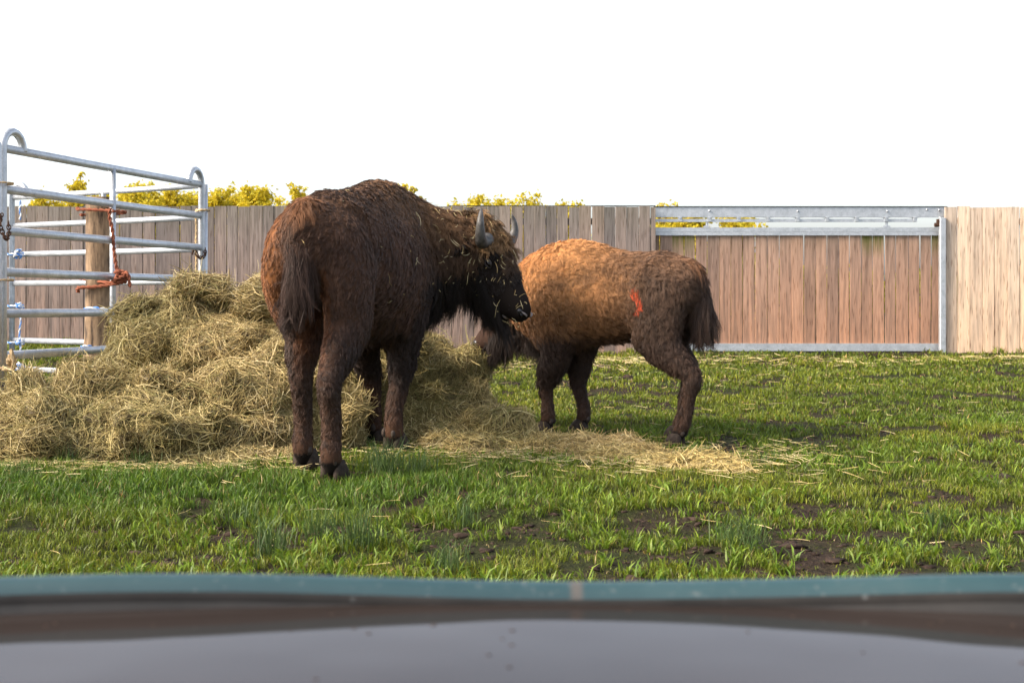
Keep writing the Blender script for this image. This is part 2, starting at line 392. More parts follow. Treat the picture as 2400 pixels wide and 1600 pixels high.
# ------------------------------------------------------------------ trees beyond the fence
def tree(px, ytop, D, wpx, seed, dens=1.0):
    r = np.random.default_rng(seed); s = F_PX / D
    X = (px - 1200) / s; H = CAM_H + (HOR - ytop) / s; R = wpx / s / 2
    t = empty('young_tree', (X, D, 0))
    lb = 'tallest slender yellow tree rising above the hurdles and the fence' if px == 178 else 'low yellow tree showing in the gap above the gate boards' if px > 1500 else 'yellow leaved tree beyond the fence behind the steel hurdles' if px < 460 else 'small bushy tree with yellow spring leaves above the grey board fence'
    tag(t, lb, 'tree', 'yellow trees beyond the fence')
    tr = MB(); tr.tube(spline([(0, 0, -.1), (.05, 0, H * .25), (-.04, .05, H * .5), (.02, 0, H * .85)], 9), np.linspace(.09, .015, 9) * H / 4, 7)
    tips = []
    for k in range(26):
        z0 = H * r.uniform(.2, .75); a = r.uniform(0, 6.283); L = R * r.uniform(.6, 1.05); zt = min(H * .99, z0 + H * r.uniform(.15, .4))
        e = np.array([math.cos(a) * L, math.sin(a) * L, zt]) * [1, 1, 1]
        k2 = 1 - .5 * max(0, (zt / H - .7) / .3); e[:2] *= k2
        pts = spline([(0, 0, z0), (e[0] * .4, e[1] * .4, z0 + (zt - z0) * .35), e], 6); tr.tube(pts, np.linspace(.03, .006, 6) * H / 4, 5)
        tips.append(pts[3:])
        for q in range(3):
            bpt = pts[r.integers(2, 5)]; e2 = bpt + r.normal(0, 1, 3) * [.3, .3, .3] * R + [0, 0, .25 * R]; e2[2] = min(e2[2], H)
            pp = spline([bpt, (bpt + e2) / 2 + [0, 0, .05], e2], 4); tr.tube(pp, np.linspace(.012, .004, 4) * H / 4, 4); tips.append(pp[1:])
    link('trunk', tr.me('trunk', M_BARK), t)
    C = np.concatenate(tips); n = int(9000 * dens)
    c = C[r.integers(0, len(C), n)] + r.normal(0, .11, (n, 3)) * R
    c = c[c[:, 2] > H * .3]; n = len(c)
    sz = r.uniform(.05, .10, n)[:, None]; a = unit(r.normal(0, 1, (n, 3))); bq = unit(np.cross(a, r.normal(0, 1, (n, 3))))
    V = np.stack([c - a * sz, c + bq * sz * .55, c + a * sz, c - bq * sz * .55], 1).reshape(-1, 3)
    Fc = np.arange(n * 4).reshape(n, 4)
    base = lerp(np.array([.62, .48, .03]), np.array([.42, .38, .035]), r.uniform(0, 1, (n, 1)) ** 1.6)
    link('crown', mesh('crown', V, Fc, M_LEAF, False, np.repeat(base, 4, 0)), t)
for a in [(120, 462, 52, 130, 1, .6), (178, 408, 50, 70, 2, .5), (250, 458, 52, 130, 3, .7), (345, 438, 48, 130, 4, 1), (425, 440, 50, 110, 5, 1), (505, 444, 50, 100, 6, 1), (600, 446, 48, 120, 7, 1),
          (300, 456, 53, 120, 21, .8), (385, 452, 53, 120, 22, .8), (462, 460, 54, 110, 23, .8), (552, 456, 53, 120, 24, .8), (655, 464, 53, 110, 25, .7), (1165, 472, 53, 120, 26, .7), (708, 438, 52, 80, 8, .7), (800, 470, 50, 140, 13, .7), (950, 436, 52, 70, 9, .6), (1095, 464, 50, 130, 10, .8), (1235, 462, 50, 120, 11, .8), (1330, 482, 50, 110, 14, .7), (1570, 478, 54, 90, 15, .5), (1610, 512, 50, 130, 12, .9), (1730, 515, 50, 150, 16, .9)]: tree(*a)
# a row of wild yellow-green bushes on the field beyond closes the gaps of the gate boards
def bush(X, D, H, R, seed):
    r = np.random.default_rng(seed); t = empty('field_bush', (X, D, 0))
    tag(t, 'low yellow green bush on the field seen through gaps of the gate', 'bush', 'bushes beyond the gate')
    st = MB()
    for k in range(9):
        a = r.uniform(0, 6.28); L = R * r.uniform(.3, .8); st.tube(spline([(0, 0, -.05), (math.cos(a) * L * .4, math.sin(a) * L * .4, H * .5), (math.cos(a) * L, math.sin(a) * L, H * .9)], 6), np.linspace(.03, .005, 6), 5)
    link('stem', st.me('stem', M_BARK), t)
    n = 2600; d = unit(r.normal(0, 1, (n, 3))); c = d * (r.uniform(.3, 1, (n, 1)) ** .5) * [R, R * .8, H * .55] + [0, 0, H * .5]
    c += (noise(c * 3 + seed, 1, 2)[:, None] - .5) * .3; c[:, 2] = np.clip(c[:, 2], .02, None)
    sz = r.uniform(.05, .09, n)[:, None]; a = unit(r.normal(0, 1, (n, 3))); bq = unit(np.cross(a, r.normal(0, 1, (n, 3))))
    V = np.stack([c - a * sz, c + bq * sz * .55, c + a * sz, c - bq * sz * .55], 1).reshape(-1, 3)
    base = lerp(np.array([.40, .34, .03]), np.array([.2, .25, .03]), r.uniform(0, 1, (n, 1)))
    link('foliage', mesh('foliage', V, np.arange(n * 4).reshape(n, 4), M_LEAF, False, np.repeat(base, 4, 0)), t)
for k, (X, D, H, R) in enumerate([(4.2, 34, 1.7, 1.6), (6.3, 35, 1.6, 1.5), (8.6, 36, 1.3, 1.5), (10.7, 35, 1.2, 1.3)]): bush(X, D, H, R, 60 + k)

# ------------------------------------------------------------------ steel hurdles, log post, ropes, chains
HZ = [1.83, 1.572, 1.309, 1.047, .785, .52, .258]
def hurdle(name, label, A, B, dzB=0.0, mids=(), zt=1.945, loops=(1, 1), rails=HZ, rr=.028):
    A = np.array([*A, 0.]); Bp = np.array([*B, dzB]); L = np.linalg.norm((Bp - A)[:2]); d = (Bp - A) / L
    t = empty(name, A.tolist()); tag(t, label, 'livestock hurdle')
    n = np.array([d[1], -d[0], 0])
    for z in rails:
        b = MB(); b.tube([d * .02 + [0, 0, z], d * (L / 3) + [0, 0, z - .002], d * (2 * L / 3) + [0, 0, z - .002], d * (L - .02) + [0, 0, z]], rr, 10, flat=.62); b.build('rail', M_METAL, t)
    for k, e in enumerate((0, L)):
        sgn = 1 if k == 0 else -1; g = float(ground_h(*(A + d * e)[:2])); r = .11; z1 = zt - r
        p = [d * e + [0, 0, g - A[2] - .01], d * e + [0, 0, .9], d * e + [0, 0, z1]]
        if loops[k]:
            for q in range(1, 9):
                a = math.pi * q / 8; p.append(d * (e + sgn * r * (1 - math.cos(a))) + [0, 0, z1 + r * math.sin(a)])
            p.append(d * (e + sgn * 2 * r) + [0, 0, rails[0]])
        b = MB(); b.tube(p, .026, 10, up=n); b.build('upright', M_METAL, t)
    for m in mids:
        b = MB(); b.tube([d * m + [0, 0, rails[-1] - .02], d * m + [0, 0, 1.], d * m + [0, 0, rails[0]]], .023, 8, up=n, flat=.9); b.build('upright', M_METAL, t)
    return t
PB0, PB1 = np.array([-3.215, 8.62]), np.array([-2.57, 11.3])
hurdle('steel_hurdle', 'galvanised hurdle tied to the log post and half buried in hay', PB0, PB1, -.045, (1.34,))
hurdle('steel_hurdle', 'galvanised hurdle chained in front of the log post hurdle', (-3.215, 8.53), (-5.6, 7.1), 0)
hurdle('steel_hurdle', 'galvanised hurdle standing behind the log post', (-2.56, 11.37), (-4.67, 12.75), -.02, (1.25,), 1.90, (0, 1), [1.785, 1.52, 1.254, .985, .715, .455, .19, .02], .025)
hurdle('steel_hurdle', 'galvanised hurdle roped to the end of the one behind the log', (-4.73, 12.70), (-7.1, 12.1), 0, (1.2,), 1.88, (1, 1), HZ, .025)

def post():
    n, k = 26, 22; z = np.linspace(-.2, 1.0 - (462 - HOR) / F_PX * 10.05, n); a = np.linspace(0, 2 * math.pi, k, endpoint=False)
    V = []
    for zz in z:
        for q in a:
            p = np.array([[math.cos(q), math.sin(q), zz * .5]])
            r = .090 + .010 * (noise(p, 2.2, 4)[0] - .5) * 2 + .006 * (noise(p * [3, 3, 1.2], 3, 9)[0] - .5) + .006 * (1.6 - zz)
            V.append([r * math.cos(q) + .02 * math.sin(zz * 1.3), r * math.sin(q), zz])
    Fc = [(i * k + j, i * k + (j + 1) % k, (i + 1) * k + (j + 1) % k, (i + 1) * k + j) for i in range(n - 1) for j in range(k)] + [tuple((n - 1) * k + j for j in range(k))]
    o = link('log_post', mesh('log_post', V, Fc, M_POST)); o.location = (-3.06, 10.05, 0)
    tag(o, 'thick round wooden log post roped to the steel hurdle', 'post')
post()

def rope(name, label, pts, mats, r=.011, n=None, twist=70, parts=2, cat='rope', group=None):
    pts = np.asarray(pts, float); L = np.sum(np.linalg.norm(np.diff(pts, axis=0), axis=1)); n = n or max(24, int(L / .014))
    c = spline(pts, n); T = unit(np.gradient(c, axis=0)); u = unit(np.cross(T, np.array([.31, .52, .8]))); w = np.cross(T, u)
    s = np.concatenate([[0], np.cumsum(np.linalg.norm(np.diff(c, axis=0), axis=1))])
    root = empty(name, c[0].tolist()) if len(mats) > 1 else None
    if len(mats) == 1:
        b = MB()
        for k in range(parts):
            ph = s * twist + k * 2 * math.pi / parts
            b.tube(c + (u * np.cos(ph)[:, None] + w * np.sin(ph)[:, None]) * r * .55, r * .62, 6)
        o = b.build(name, mats[0])
    else:
        for k in range(len(mats)):
            b = MB(); ph = s * twist + k * 2 * math.pi / len(mats)
            b.tube(c - c[0] + (u * np.cos(ph)[:, None] + w * np.sin(ph)[:, None]) * r * .55, r * .62, 6); b.build('twine_strand', mats[k], root)
        o = root
    return tag(o, label, cat, group)
def loop_pts(c, rx, ry, z0, dz, n=10, a0=0, turns=1.0):
    a = a0 + np.linspace(0, 2 * math.pi * turns, n)
    return np.stack([c[0] + rx * np.cos(a), c[1] + ry * np.sin(a), z0 + dz * np.linspace(0, 1, n)], 1)
def knot(c, r, turns, seed, tight=.5):
    q = np.random.default_rng(seed); p = q.normal(0, r, (turns * 4, 3)); p = unit(p) * r * q.uniform(tight, 1, (len(p), 1)); return np.asarray(c) + p
pc = np.array([-3.06, 10.05]); up = np.array([-2.873, 9.93])
mid = (pc + up) / 2
def around(z, dz, seed=0):          # around the log and the hurdle's upright
    q = [(-.125, -.03, 0), (-.10, -.10, .3), (0, -.115, .35), (.12, -.13, .5), (.235, -.165, .7), (.235, -.09, .75), (.1, .1, .8), (-.06, .12, .9), (-.125, .02, 1)]
    return np.array([[pc[0] + a, pc[1] + b, z + dz * c] for a, b, c in q])
zt = lambda py, d: CAM_H - (py - HOR) / F_PX * d
rope('orange_rope', 'orange twine looped round the top of the log post and hurdle', around(zt(486, 9.95), -.05), [M_ROPE_O], .0115)
rope('orange_rope', 'frayed orange rope knotted round the middle of the log post', np.vstack([around(zt(684, 9.95), .10), around(zt(678, 9.95), .10)[3:6], knot((up[0] + .05, up[1] - .07, zt(650, 9.9)), .055, 5, 3), [(up[0] + .1, up[1] - .09, zt(640, 9.9)), (up[0] + .12, up[1] - .09, zt(672, 9.9))]]), [M_ROPE_O], .0135)
rope('orange_rope', 'orange rope hanging upright along the hurdle between two knots', [(up[0] + .0, up[1] - .06, zt(y, 9.87)) + np.array([x, 0, 0]) for y, x in ((488, -.03), (510, -.035), (540, -.015), (580, -.005), (620, .01), (645, .03))], [M_ROPE_O], .013)
rope('blue_rope', 'blue and white twine lying along the rail below the log knot', [P(197, 724, 9.85), P(220, 722, 9.86), P(240, 724, 9.88), P(262, 722, 9.9), P(278, 716, 9.93)], [M_ROPE_B, M_ROPE_W], .012, None, 60)
rope('blue_rope', 'pale blue twine round the foot of the log post', [P(190, 812, 9.93), P(200, 811, 9.92), P(214, 812, 9.95)], [M_ROPE_B, M_ROPE_W], .010)
lab = {597: 'thick blue twine knot binding the back hurdles below their third rail', 718: 'blue twine knot binding the back hurdles at their fifth rail', 803: 'thin blue twine tie on the back hurdles at their sixth rail', 858: 'blue twine bundle low on the back hurdle uprights'}
for py, r in ((597, .05), (718, .035), (803, .022), (858, .055)):
    c = P(36, py, 12.6); rope('blue_rope', lab[py], np.vstack([loop_pts(c, .075, .06, c[2] - .01, .02, 9, 0, 1.0), knot(c + [.05, -.05, 0], r, 5, py)]), [M_ROPE_B, M_ROPE_W], .011)
for (ya, yb), lb in (((470, 515), 'loose blue twine hanging beside the top of the back uprights'), ((735, 835), 'loose blue twine hanging low beside the back uprights')):
    rope('blue_rope', lb, [P(47 + 1.5 * math.sin(k * 2), y, 12.62) for k, y in enumerate(np.linspace(ya, yb, 6))], [M_ROPE_B, M_ROPE_W], .009)
c = P(28, 842, 8.5)
rope('tan_rope', 'tan baling twine knotted at the corner of the front hurdles', np.vstack([loop_pts(P(12, 850, 8.55), .06, .075, zt(858, 8.55), -.01, 10, 0, 1.0), knot(c, .035, 5, 5), [c + [.0, -.02, .06], c + [.02, -.03, -.05], c + [-.05, -.03, -.06]]]), [M_ROPE_T], .011)
for py, lb in ((429, 'thin tan twine round the front corner posts at the second rail'), (657, 'thin tan twine round the front corner posts at the fourth rail')):
    rope('tan_rope', lb, loop_pts(P(11, py, 8.56), .045, .085, zt(py, 8.5), .006, 12, 0, 1.6), [M_ROPE_T], .006)
rope('tan_rope', 'tan rope hanging inside the far corner of the hurdles', np.vstack([loop_pts((-2.565, 11.33), .05, .07, zt(494, 11.3), .01, 10, 2, 1.2), [P(459 + k % 2, y, 11.25) for k, y in enumerate((505, 540, 570, 600, 640))]]), [M_ROPE_T], .009)
lk = MB(); a = np.linspace(0, 2 * math.pi, 11)
lk.tube(np.stack([.012 * np.cos(a), 0 * a, .020 * np.sin(a)], 1), .0042, 5, up=(0, 1, 0), cap=False); link_me = lk.me('chain_link', M_RUST)
def chain(label, pts, n):
    c = spline(pts, n); root = empty('rusty_chain', c[0].tolist()); tag(root, label, 'chain')
    T = unit(np.gradient(c, axis=0))
    for i in range(n):
        o = link('chain_link', link_me, root); o.location = (c[i] - c[0]).tolist()
        q = Vector(T[i]).to_track_quat('Z', 'Y'); o.rotation_mode = 'QUATERNION'
        from mathutils import Quaternion
        o.rotation_quaternion = q @ Quaternion((0, 0, 1), (i % 2) * math.pi / 2)
chain('rusty chain wrapped round the front corner posts near the third rail', [P(x, y, d) for x, y, d in ((3, 505, 8.47), (0, 520, 8.44), (6, 545, 8.43), (16, 560, 8.45), (21, 545, 8.5), (20, 525, 8.53))], 14)
chain('rusty chain sagging round the front corner posts close to the ground', [P(x, y, d) for x, y, d in ((0, 905, 8.45), (2, 935, 8.42), (12, 970, 8.41), (22, 975, 8.44), (24, 950, 8.46), (14, 925, 8.43), (28, 912, 8.48), (38, 915, 8.5), (41, 930, 8.5))], 24)
chain('rusty chain hooked on the far corner post of the hurdles', [P(x, y, d) for x, y, d in ((452, 592, 11.2), (456, 575, 11.2), (462, 598, 11.2), (472, 604, 11.22), (480, 598, 11.25), (481, 586, 11.27))], 14)

# ------------------------------------------------------------------ implicit surfaces (bodies, hay)
class Field:
    def __init__(s, lo, hi, h):
        s.lo = np.array(lo, float); s.h = h; s.n = np.ceil((np.array(hi) - lo) / h).astype(int) + 1
        s.F = np.full(s.n, 1.0, np.float32); s.L = np.zeros(s.n, np.int16)
        s.ax = [s.lo[i] + h * np.arange(s.n[i]) for i in range(3)]
    def _box(s, lo, hi):
        i0 = np.clip(np.floor((lo - s.lo) / s.h).astype(int), 0, s.n - 1); i1 = np.clip(np.ceil((hi - s.lo) / s.h).astype(int) + 1, 1, s.n)
        sl = tuple(slice(a, b) for a, b in zip(i0, i1))
        g = np.meshgrid(*[s.ax[i][sl[i]] for i in range(3)], indexing='ij'); return sl, np.stack(g, -1)
    def chain(s, st, side, k=.04, label=0, sub=4, m=.16):
        """st rows: x y z r_side r_up; a smooth swept body, blended into the field"""
        st = np.asarray(st, float); q = spline(st, (len(st) - 1) * sub + 1)
        C = np.full(s.n, 1.0, np.float32)
        for a, b in zip(q[:-1], q[1:]):
            p0, p1 = a[:3], b[:3]; R = max(a[3:].max(), b[3:].max()) + m
            sl, X = s._box(np.minimum(p0, p1) - R, np.maximum(p0, p1) + R)
            w = p1 - p0; L = np.linalg.norm(w); w = w / max(L, 1e-6)
            sd = np.asarray(side, float); sd = unit(sd - w * (sd @ w)); up = np.cross(w, sd)
            rel = X - p0; t = np.clip((rel @ w) / max(L, 1e-6), 0, 1)
            rs = a[3] + (b[3] - a[3]) * t; ru = a[4] + (b[4] - a[4]) * t
            rel = rel - t[..., None] * w * L
            qd = np.sqrt(((rel @ sd) / rs) ** 2 + ((rel @ up) / ru) ** 2 + ((rel @ w) / (.5 * (rs + ru))) ** 2)
            C[sl] = np.minimum(C[sl], (qd - 1) * np.minimum(rs, ru))
        s.blend(C, k, label)
    def ell(s, c, r, k=.04, label=0, R=None, m=.16):
        c = np.asarray(c, float); r = np.asarray(r, float); sl, X = s._box(c - r.max() - m, c + r.max() + m)
        rel = X - c
        if R is not None: rel = rel @ np.asarray(R)
        C = np.full(s.n, 1.0, np.float32); C[sl] = (np.sqrt(((rel / r) ** 2).sum(-1)) - 1) * r.min()
        s.blend(C, k, label)
    def blend(s, C, k, label):
        s.L[C < s.F] = label
        h = np.clip(.5 + .5 * (s.F - C) / k, 0, 1); s.F = (s.F * (1 - h) + C * h - k * h * (1 - h)).astype(np.float32)
    def polygonise(s):
        F = s.F; ins = F < 0; n = F.shape
        c8 = [(i, j, k) for i in (0, 1) for j in (0, 1) for k in (0, 1)]
        def sh(A, o): return A[o[0]:n[0] - 1 + o[0], o[1]:n[1] - 1 + o[1], o[2]:n[2] - 1 + o[2]]
        cnt = sum(sh(ins, o).astype(np.int8) for o in c8); act = (cnt > 0) & (cnt < 8)
        idx = np.argwhere(act); vid = -np.ones(act.shape, np.int64); vid[act] = np.arange(len(idx))
        acc = np.zeros((len(idx), 3)); w = np.zeros(len(idx))
        for a in c8:
            for ax in range(3):
                if a[ax]: continue
                b = list(a); b[ax] = 1
                fa = F[tuple((idx + a).T)]; fb = F[tuple((idx + b).T)]; m = (fa < 0) != (fb < 0)
                t = fa[m] / (fa[m] - fb[m]); p = np.tile(np.array(a, float), (m.sum(), 1)); p[:, ax] = t
                acc[m] += p; w[m] += 1
        V = s.lo + s.h * (idx + acc / w[:, None])
        Q = []
        for ax in range(3):
            o1, o2 = [(1, 2), (2, 0), (0, 1)][ax]
            A = [slice(None)] * 3; B = [slice(None)] * 3; A[ax] = slice(0, -1); B[ax] = slice(1, None)
            e = np.argwhere(ins[tuple(A)] != ins[tuple(B)])
            e = e[(e[:, o1] > 0) & (e[:, o2] > 0) & (e[:, o1] < n[o1] - 1) & (e[:, o2] < n[o2] - 1)]
            d1 = np.zeros(3, int); d1[o1] = 1; d2 = np.zeros(3, int); d2[o2] = 1
            g = lambda x: vid[tuple(x.T)]
            q = np.stack([g(e - d1 - d2), g(e - d2), g(e), g(e - d1)], 1)
            fl = ~ins[tuple(e.T)]; q[fl] = q[fl][:, ::-1]; Q.append(q)
        Q = np.concatenate(Q); Q = Q[(Q >= 0).all(1)]
        lab = s.L[tuple(np.clip(np.rint((V - s.lo) / s.h).astype(int), 0, np.array(n) - 1).T)]
        return V, Q, lab
def relax(V, Q, it=3, lam=.5):
    E = np.concatenate([Q[:, [0, 1]], Q[:, [1, 2]], Q[:, [2, 3]], Q[:, [3, 0]]]); n = len(V)
    deg = np.bincount(E[:, 0], minlength=n) + np.bincount(E[:, 1], minlength=n)
    for _ in range(it):
        S = np.stack([np.bincount(E[:, 0], V[E[:, 1], i], n) + np.bincount(E[:, 1], V[E[:, 0], i], n) for i in range(3)], 1)
        V = V + lam * (S / np.maximum(deg, 1)[:, None] - V)
    return V
def vnormals(V, Q):
    fn = np.cross(V[Q[:, 2]] - V[Q[:, 0]], V[Q[:, 3]] - V[Q[:, 1]]); Nn = np.zeros_like(V)
    for c in range(4): 
        for i in range(3): Nn[:, i] += np.bincount(Q[:, c], fn[:, i], len(V))
    return unit(Nn), fn
def scatter(V, Q, n, r, weight=None):
    Nn, fn = vnormals(V, Q); A = np.linalg.norm(fn, axis=1)
    if weight is not None: A = A * weight
    f = r.choice(len(Q), n, p=A / A.sum()); u = r.uniform(0, 1, (n, 1)); v = r.uniform(0, 1, (n, 1))
    q = Q[f]; b = lambda X: (X[q[:, 0]] * (1 - u) + X[q[:, 1]] * u) * (1 - v) + (X[q[:, 3]] * (1 - u) + X[q[:, 2]] * u) * v
    return b(V), unit(b(Nn)), f

# ------------------------------------------------------------------ hay
def make_hay():
    H = Field((-3.7, 6.6, -.12), (1.7, 10.9, 1.3), .03)
    L = [  # centre, radii
        (-1.82, 9.2, .40, .62, .75, .52), (-1.70, 9.05, .76, .38, .36, .20), (-2.32, 9.05, .42, .40, .5, .39), (-1.32, 9.35, .46, .55, .6, .44),
        (-2.10, 9.02, .66, .34, .36, .30), (-2.38, 9.0, .58, .24, .3, .30), (-2.58, 8.9, .18, .32, .42, .30), (-2.78, 8.6, .08, .26, .4, .2), (-1.45, 8.95, .62, .36, .3, .16),
        (-1.95, 8.35, .24, .62, .42, .24), (-1.50, 8.25, .22, .42, .38, .30), (-2.50, 8.2, .12, .55, .36, .22), (-2.92, 8.1, .03, .32, .36, .17),
        (-2.05, 7.85, .08, .55, .36, .22), (-1.55, 7.95, .06, .32, .26, .24), (-1.25, 8.3, .10, .32, .36, .26), (-2.5, 7.75, .04, .45, .28, .19), (-2.85, 7.8, .02, .3, .25, .14),
        (-1.0, 9.05, .28, .5, .5, .38), (-.66, 9.35, .24, .40, .45, .38), (-.50, 9.3, .36, .18, .28, .22), (-.36, 9.15, .06, .24, .36, .22),
        (-.4, 8.75, .0, .42, .32, .12), (-.02, 8.5, .03, .20, .2, .13), (-.85, 8.8, .0, .4, .3, .12),
        (.28, 8.15, -.05, .42, .28, .085), (.62, 7.85, -.05, .38, .28, .075), (.92, 7.5, -.05, .30, .26, .07), (1.08, 7.2, -.05, .2, .2, .06), (-1.5, 7.55, -.04, .5, .22, .08), (-.1, 8.2, -.04, .4, .25, .075)]
    for e in L: H.ell(e[:3], e[3:], .035, 0)
    g = np.stack(np.meshgrid(*H.ax, indexing='ij'), -1).reshape(-1, 3)
    near = np.abs(H.F.ravel()) < .3
    d = np.zeros(len(g)); gp = g[near]
    d[near] = (noise(gp * [1, 1, 2.0], 2.6, 6) - .5) * .15 + np.abs(noise(gp * [1, 1, 1.7], 4.2, 2) - .5) * -.40 + .085 + (noise(gp, 9, 3) - .5) * .10
    thick = np.clip(.25 + g[:, 2] * 3.5, .2, 1)
    H.F = (H.F.ravel() + d * thick).reshape(H.F.shape).astype(np.float32)
    V, Q, _ = H.polygonise(); V = relax(V, Q, 1, .4)
    V[:, 2] = np.maximum(V[:, 2], -.06)
    r = np.random.default_rng(21)
    hue = noise(V, 3, 8)[:, None]
    cols = np.array([[.52, .41, .20], [.37, .285, .125], [.27, .21, .085], [.16, .115, .05], [.24, .215, .085], [.66, .55, .32]])
    root = empty('hay_pile', (-1.86, 9.2, 0)); tag(root, 'big heap of loose hay beside the hurdle with a trail of straw', 'hay pile')
    off = np.array([-1.86, 9.2, 0])
    link('hay_core', mesh('hay_core', V - off, Q, M_HAY, True, lerp(np.array([.09, .065, .03]), np.array([.15, .11, .05]), hue)), root)  # core darker than the strands: shade between them put into the colour
    zc = V[Q].mean(1)
    # nearer, camera-facing slopes carry more strands; the far side gets enough to look right from a step aside
    wt = np.where(zc[:, 1] < 9.6, 1.0, .35) * np.where(zc[:, 2] < -.03, .25, 1)
    n = 95000
    p, nn, f = scatter(V, Q, n, r, wt)
    # locks of hay share a direction
    flow = unit(vnoise(p, 3.2, 40) + .9 * vnoise(p, 9, 50) + .55 * r.normal(0, 1, (n, 3)) + np.array([0, 0, -.25]) * np.clip(p[:, 2:3], 0, 1))
    t = flow - nn * (flow * nn).sum(1, keepdims=True) * .88; t = unit(t)
    Ls = r.gamma(4, .035, n)[:, None].clip(.05, .34) * np.clip(.7 + p[:, 2:3], .75, 1)
    lift = (r.uniform(-.012, .034, (n, 1))); side = unit(np.cross(t, nn)); bend = r.normal(0, .20, (n, 1)); hump = r.normal(.06, .10, (n, 1))
    pts = []
    for s in (-.5, -.2, .15, .5):
        q = p + nn * lift + t * Ls * s + side * Ls * bend * (s * s * 4 - .3) - nn * Ls * hump * (s * s * 4 - .4) + nn * (np.abs(r.normal(0, .012, (n, 1))) * (abs(s) > .3))
        q[:, 2] = np.maximum(q[:, 2], ground_h(q[:, 0], q[:, 1]) + .004)
        pts.append(q)
    pts = np.stack(pts, 1) - off
    base = cols[r.choice(6, n, p=[.2, .24, .2, .14, .14, .08])]
    tint = noise(p, 1.7, 15)[:, None]; base = base * lerp(np.array([.82, .86, .70]), np.array([1.12, 1.06, 1.05]), tint) * r.uniform(.75, 1.2, (n, 1))
    low = sstep(.25, .0, p[:, 2:3]) * sstep(-.5, .3, p[:, 0:1]); base = lerp(base, base * [1.25, 1.18, 1.1], low)   # the trodden trail is bleached straw
    rad = np.array([.7, 1, 1, .5])[None] * r.choice([.0011, .0017, .0026], n, p=[.4, .4, .2])[:, None]
    tag(strands('hay_strands', pts, rad, base.clip(0, .85), M_HAY, root), kind='stuff')
    return V
HAYV = make_hay()

# loose straw scattered on the grass
def loose_straw():
    r = np.random.default_rng(5); P0 = []
    def patch(x0, x1, y0, y1, n):
        P0.append(np.stack([r.normal((x0 + x1) / 2, (x1 - x0) / 3, n), r.normal((y0 + y1) / 2, (y1 - y0) / 3, n)], 1))
    patch(.6, 2.4, 15.8, 17.2, 260); patch(2.2, 5.6, 16.0, 17.5, 220); patch(5.6, 7.2, 16.0, 17.6, 220); patch(6.3, 6.7, 17.2, 17.6, 500); patch(-1, 1, 15, 16.5, 160)  # straw along the gate stands in for a golden streak of light
    patch(-2.8, -1.2, 7.0, 7.5, 700); patch(-3.2, -2.2, 6.9, 7.4, 160); patch(.2, 1.6, 7.0, 8.3, 700); patch(-4, 5, 4.5, 16, 380); patch(-.9, .3, 7.6, 8.3, 500)
    q = np.concatenate(P0); n = len(q); far = sstep(9, 16, q[:, 1])[:, None]
    a = r.uniform(0, 6.283, n); L = r.uniform(.05, .15, n)[:, None] * (1 + .4 * far); d = np.stack([np.cos(a), np.sin(a), r.normal(0, .12, n)], 1); s = np.cross(d, [0, 0, 1.])
    z = ground_h(q[:, 0], q[:, 1]) + r.uniform(.015, .05, n); c = np.concatenate([q, z[:, None]], 1); b = r.normal(0, .15, (n, 1))
    pts = np.stack([c + d * L * t + s * L * b * (t * t * 4 - .3) for t in (-.5, -.15, .2, .5)], 1)
    cols = np.array([[.62, .48, .22], [.48, .36, .15], [.70, .58, .32]])[r.integers(0, 3, n)] * r.uniform(.8, 1.1, (n, 1))
    o = strands('loose_straw', pts, np.array([.8, 1, 1, .5])[None] * (.0010 + .0012 * far), cols, M_HAY)
    tag(o, 'loose straw scattered over the grass', 'straw', None, 'stuff')
loose_straw()

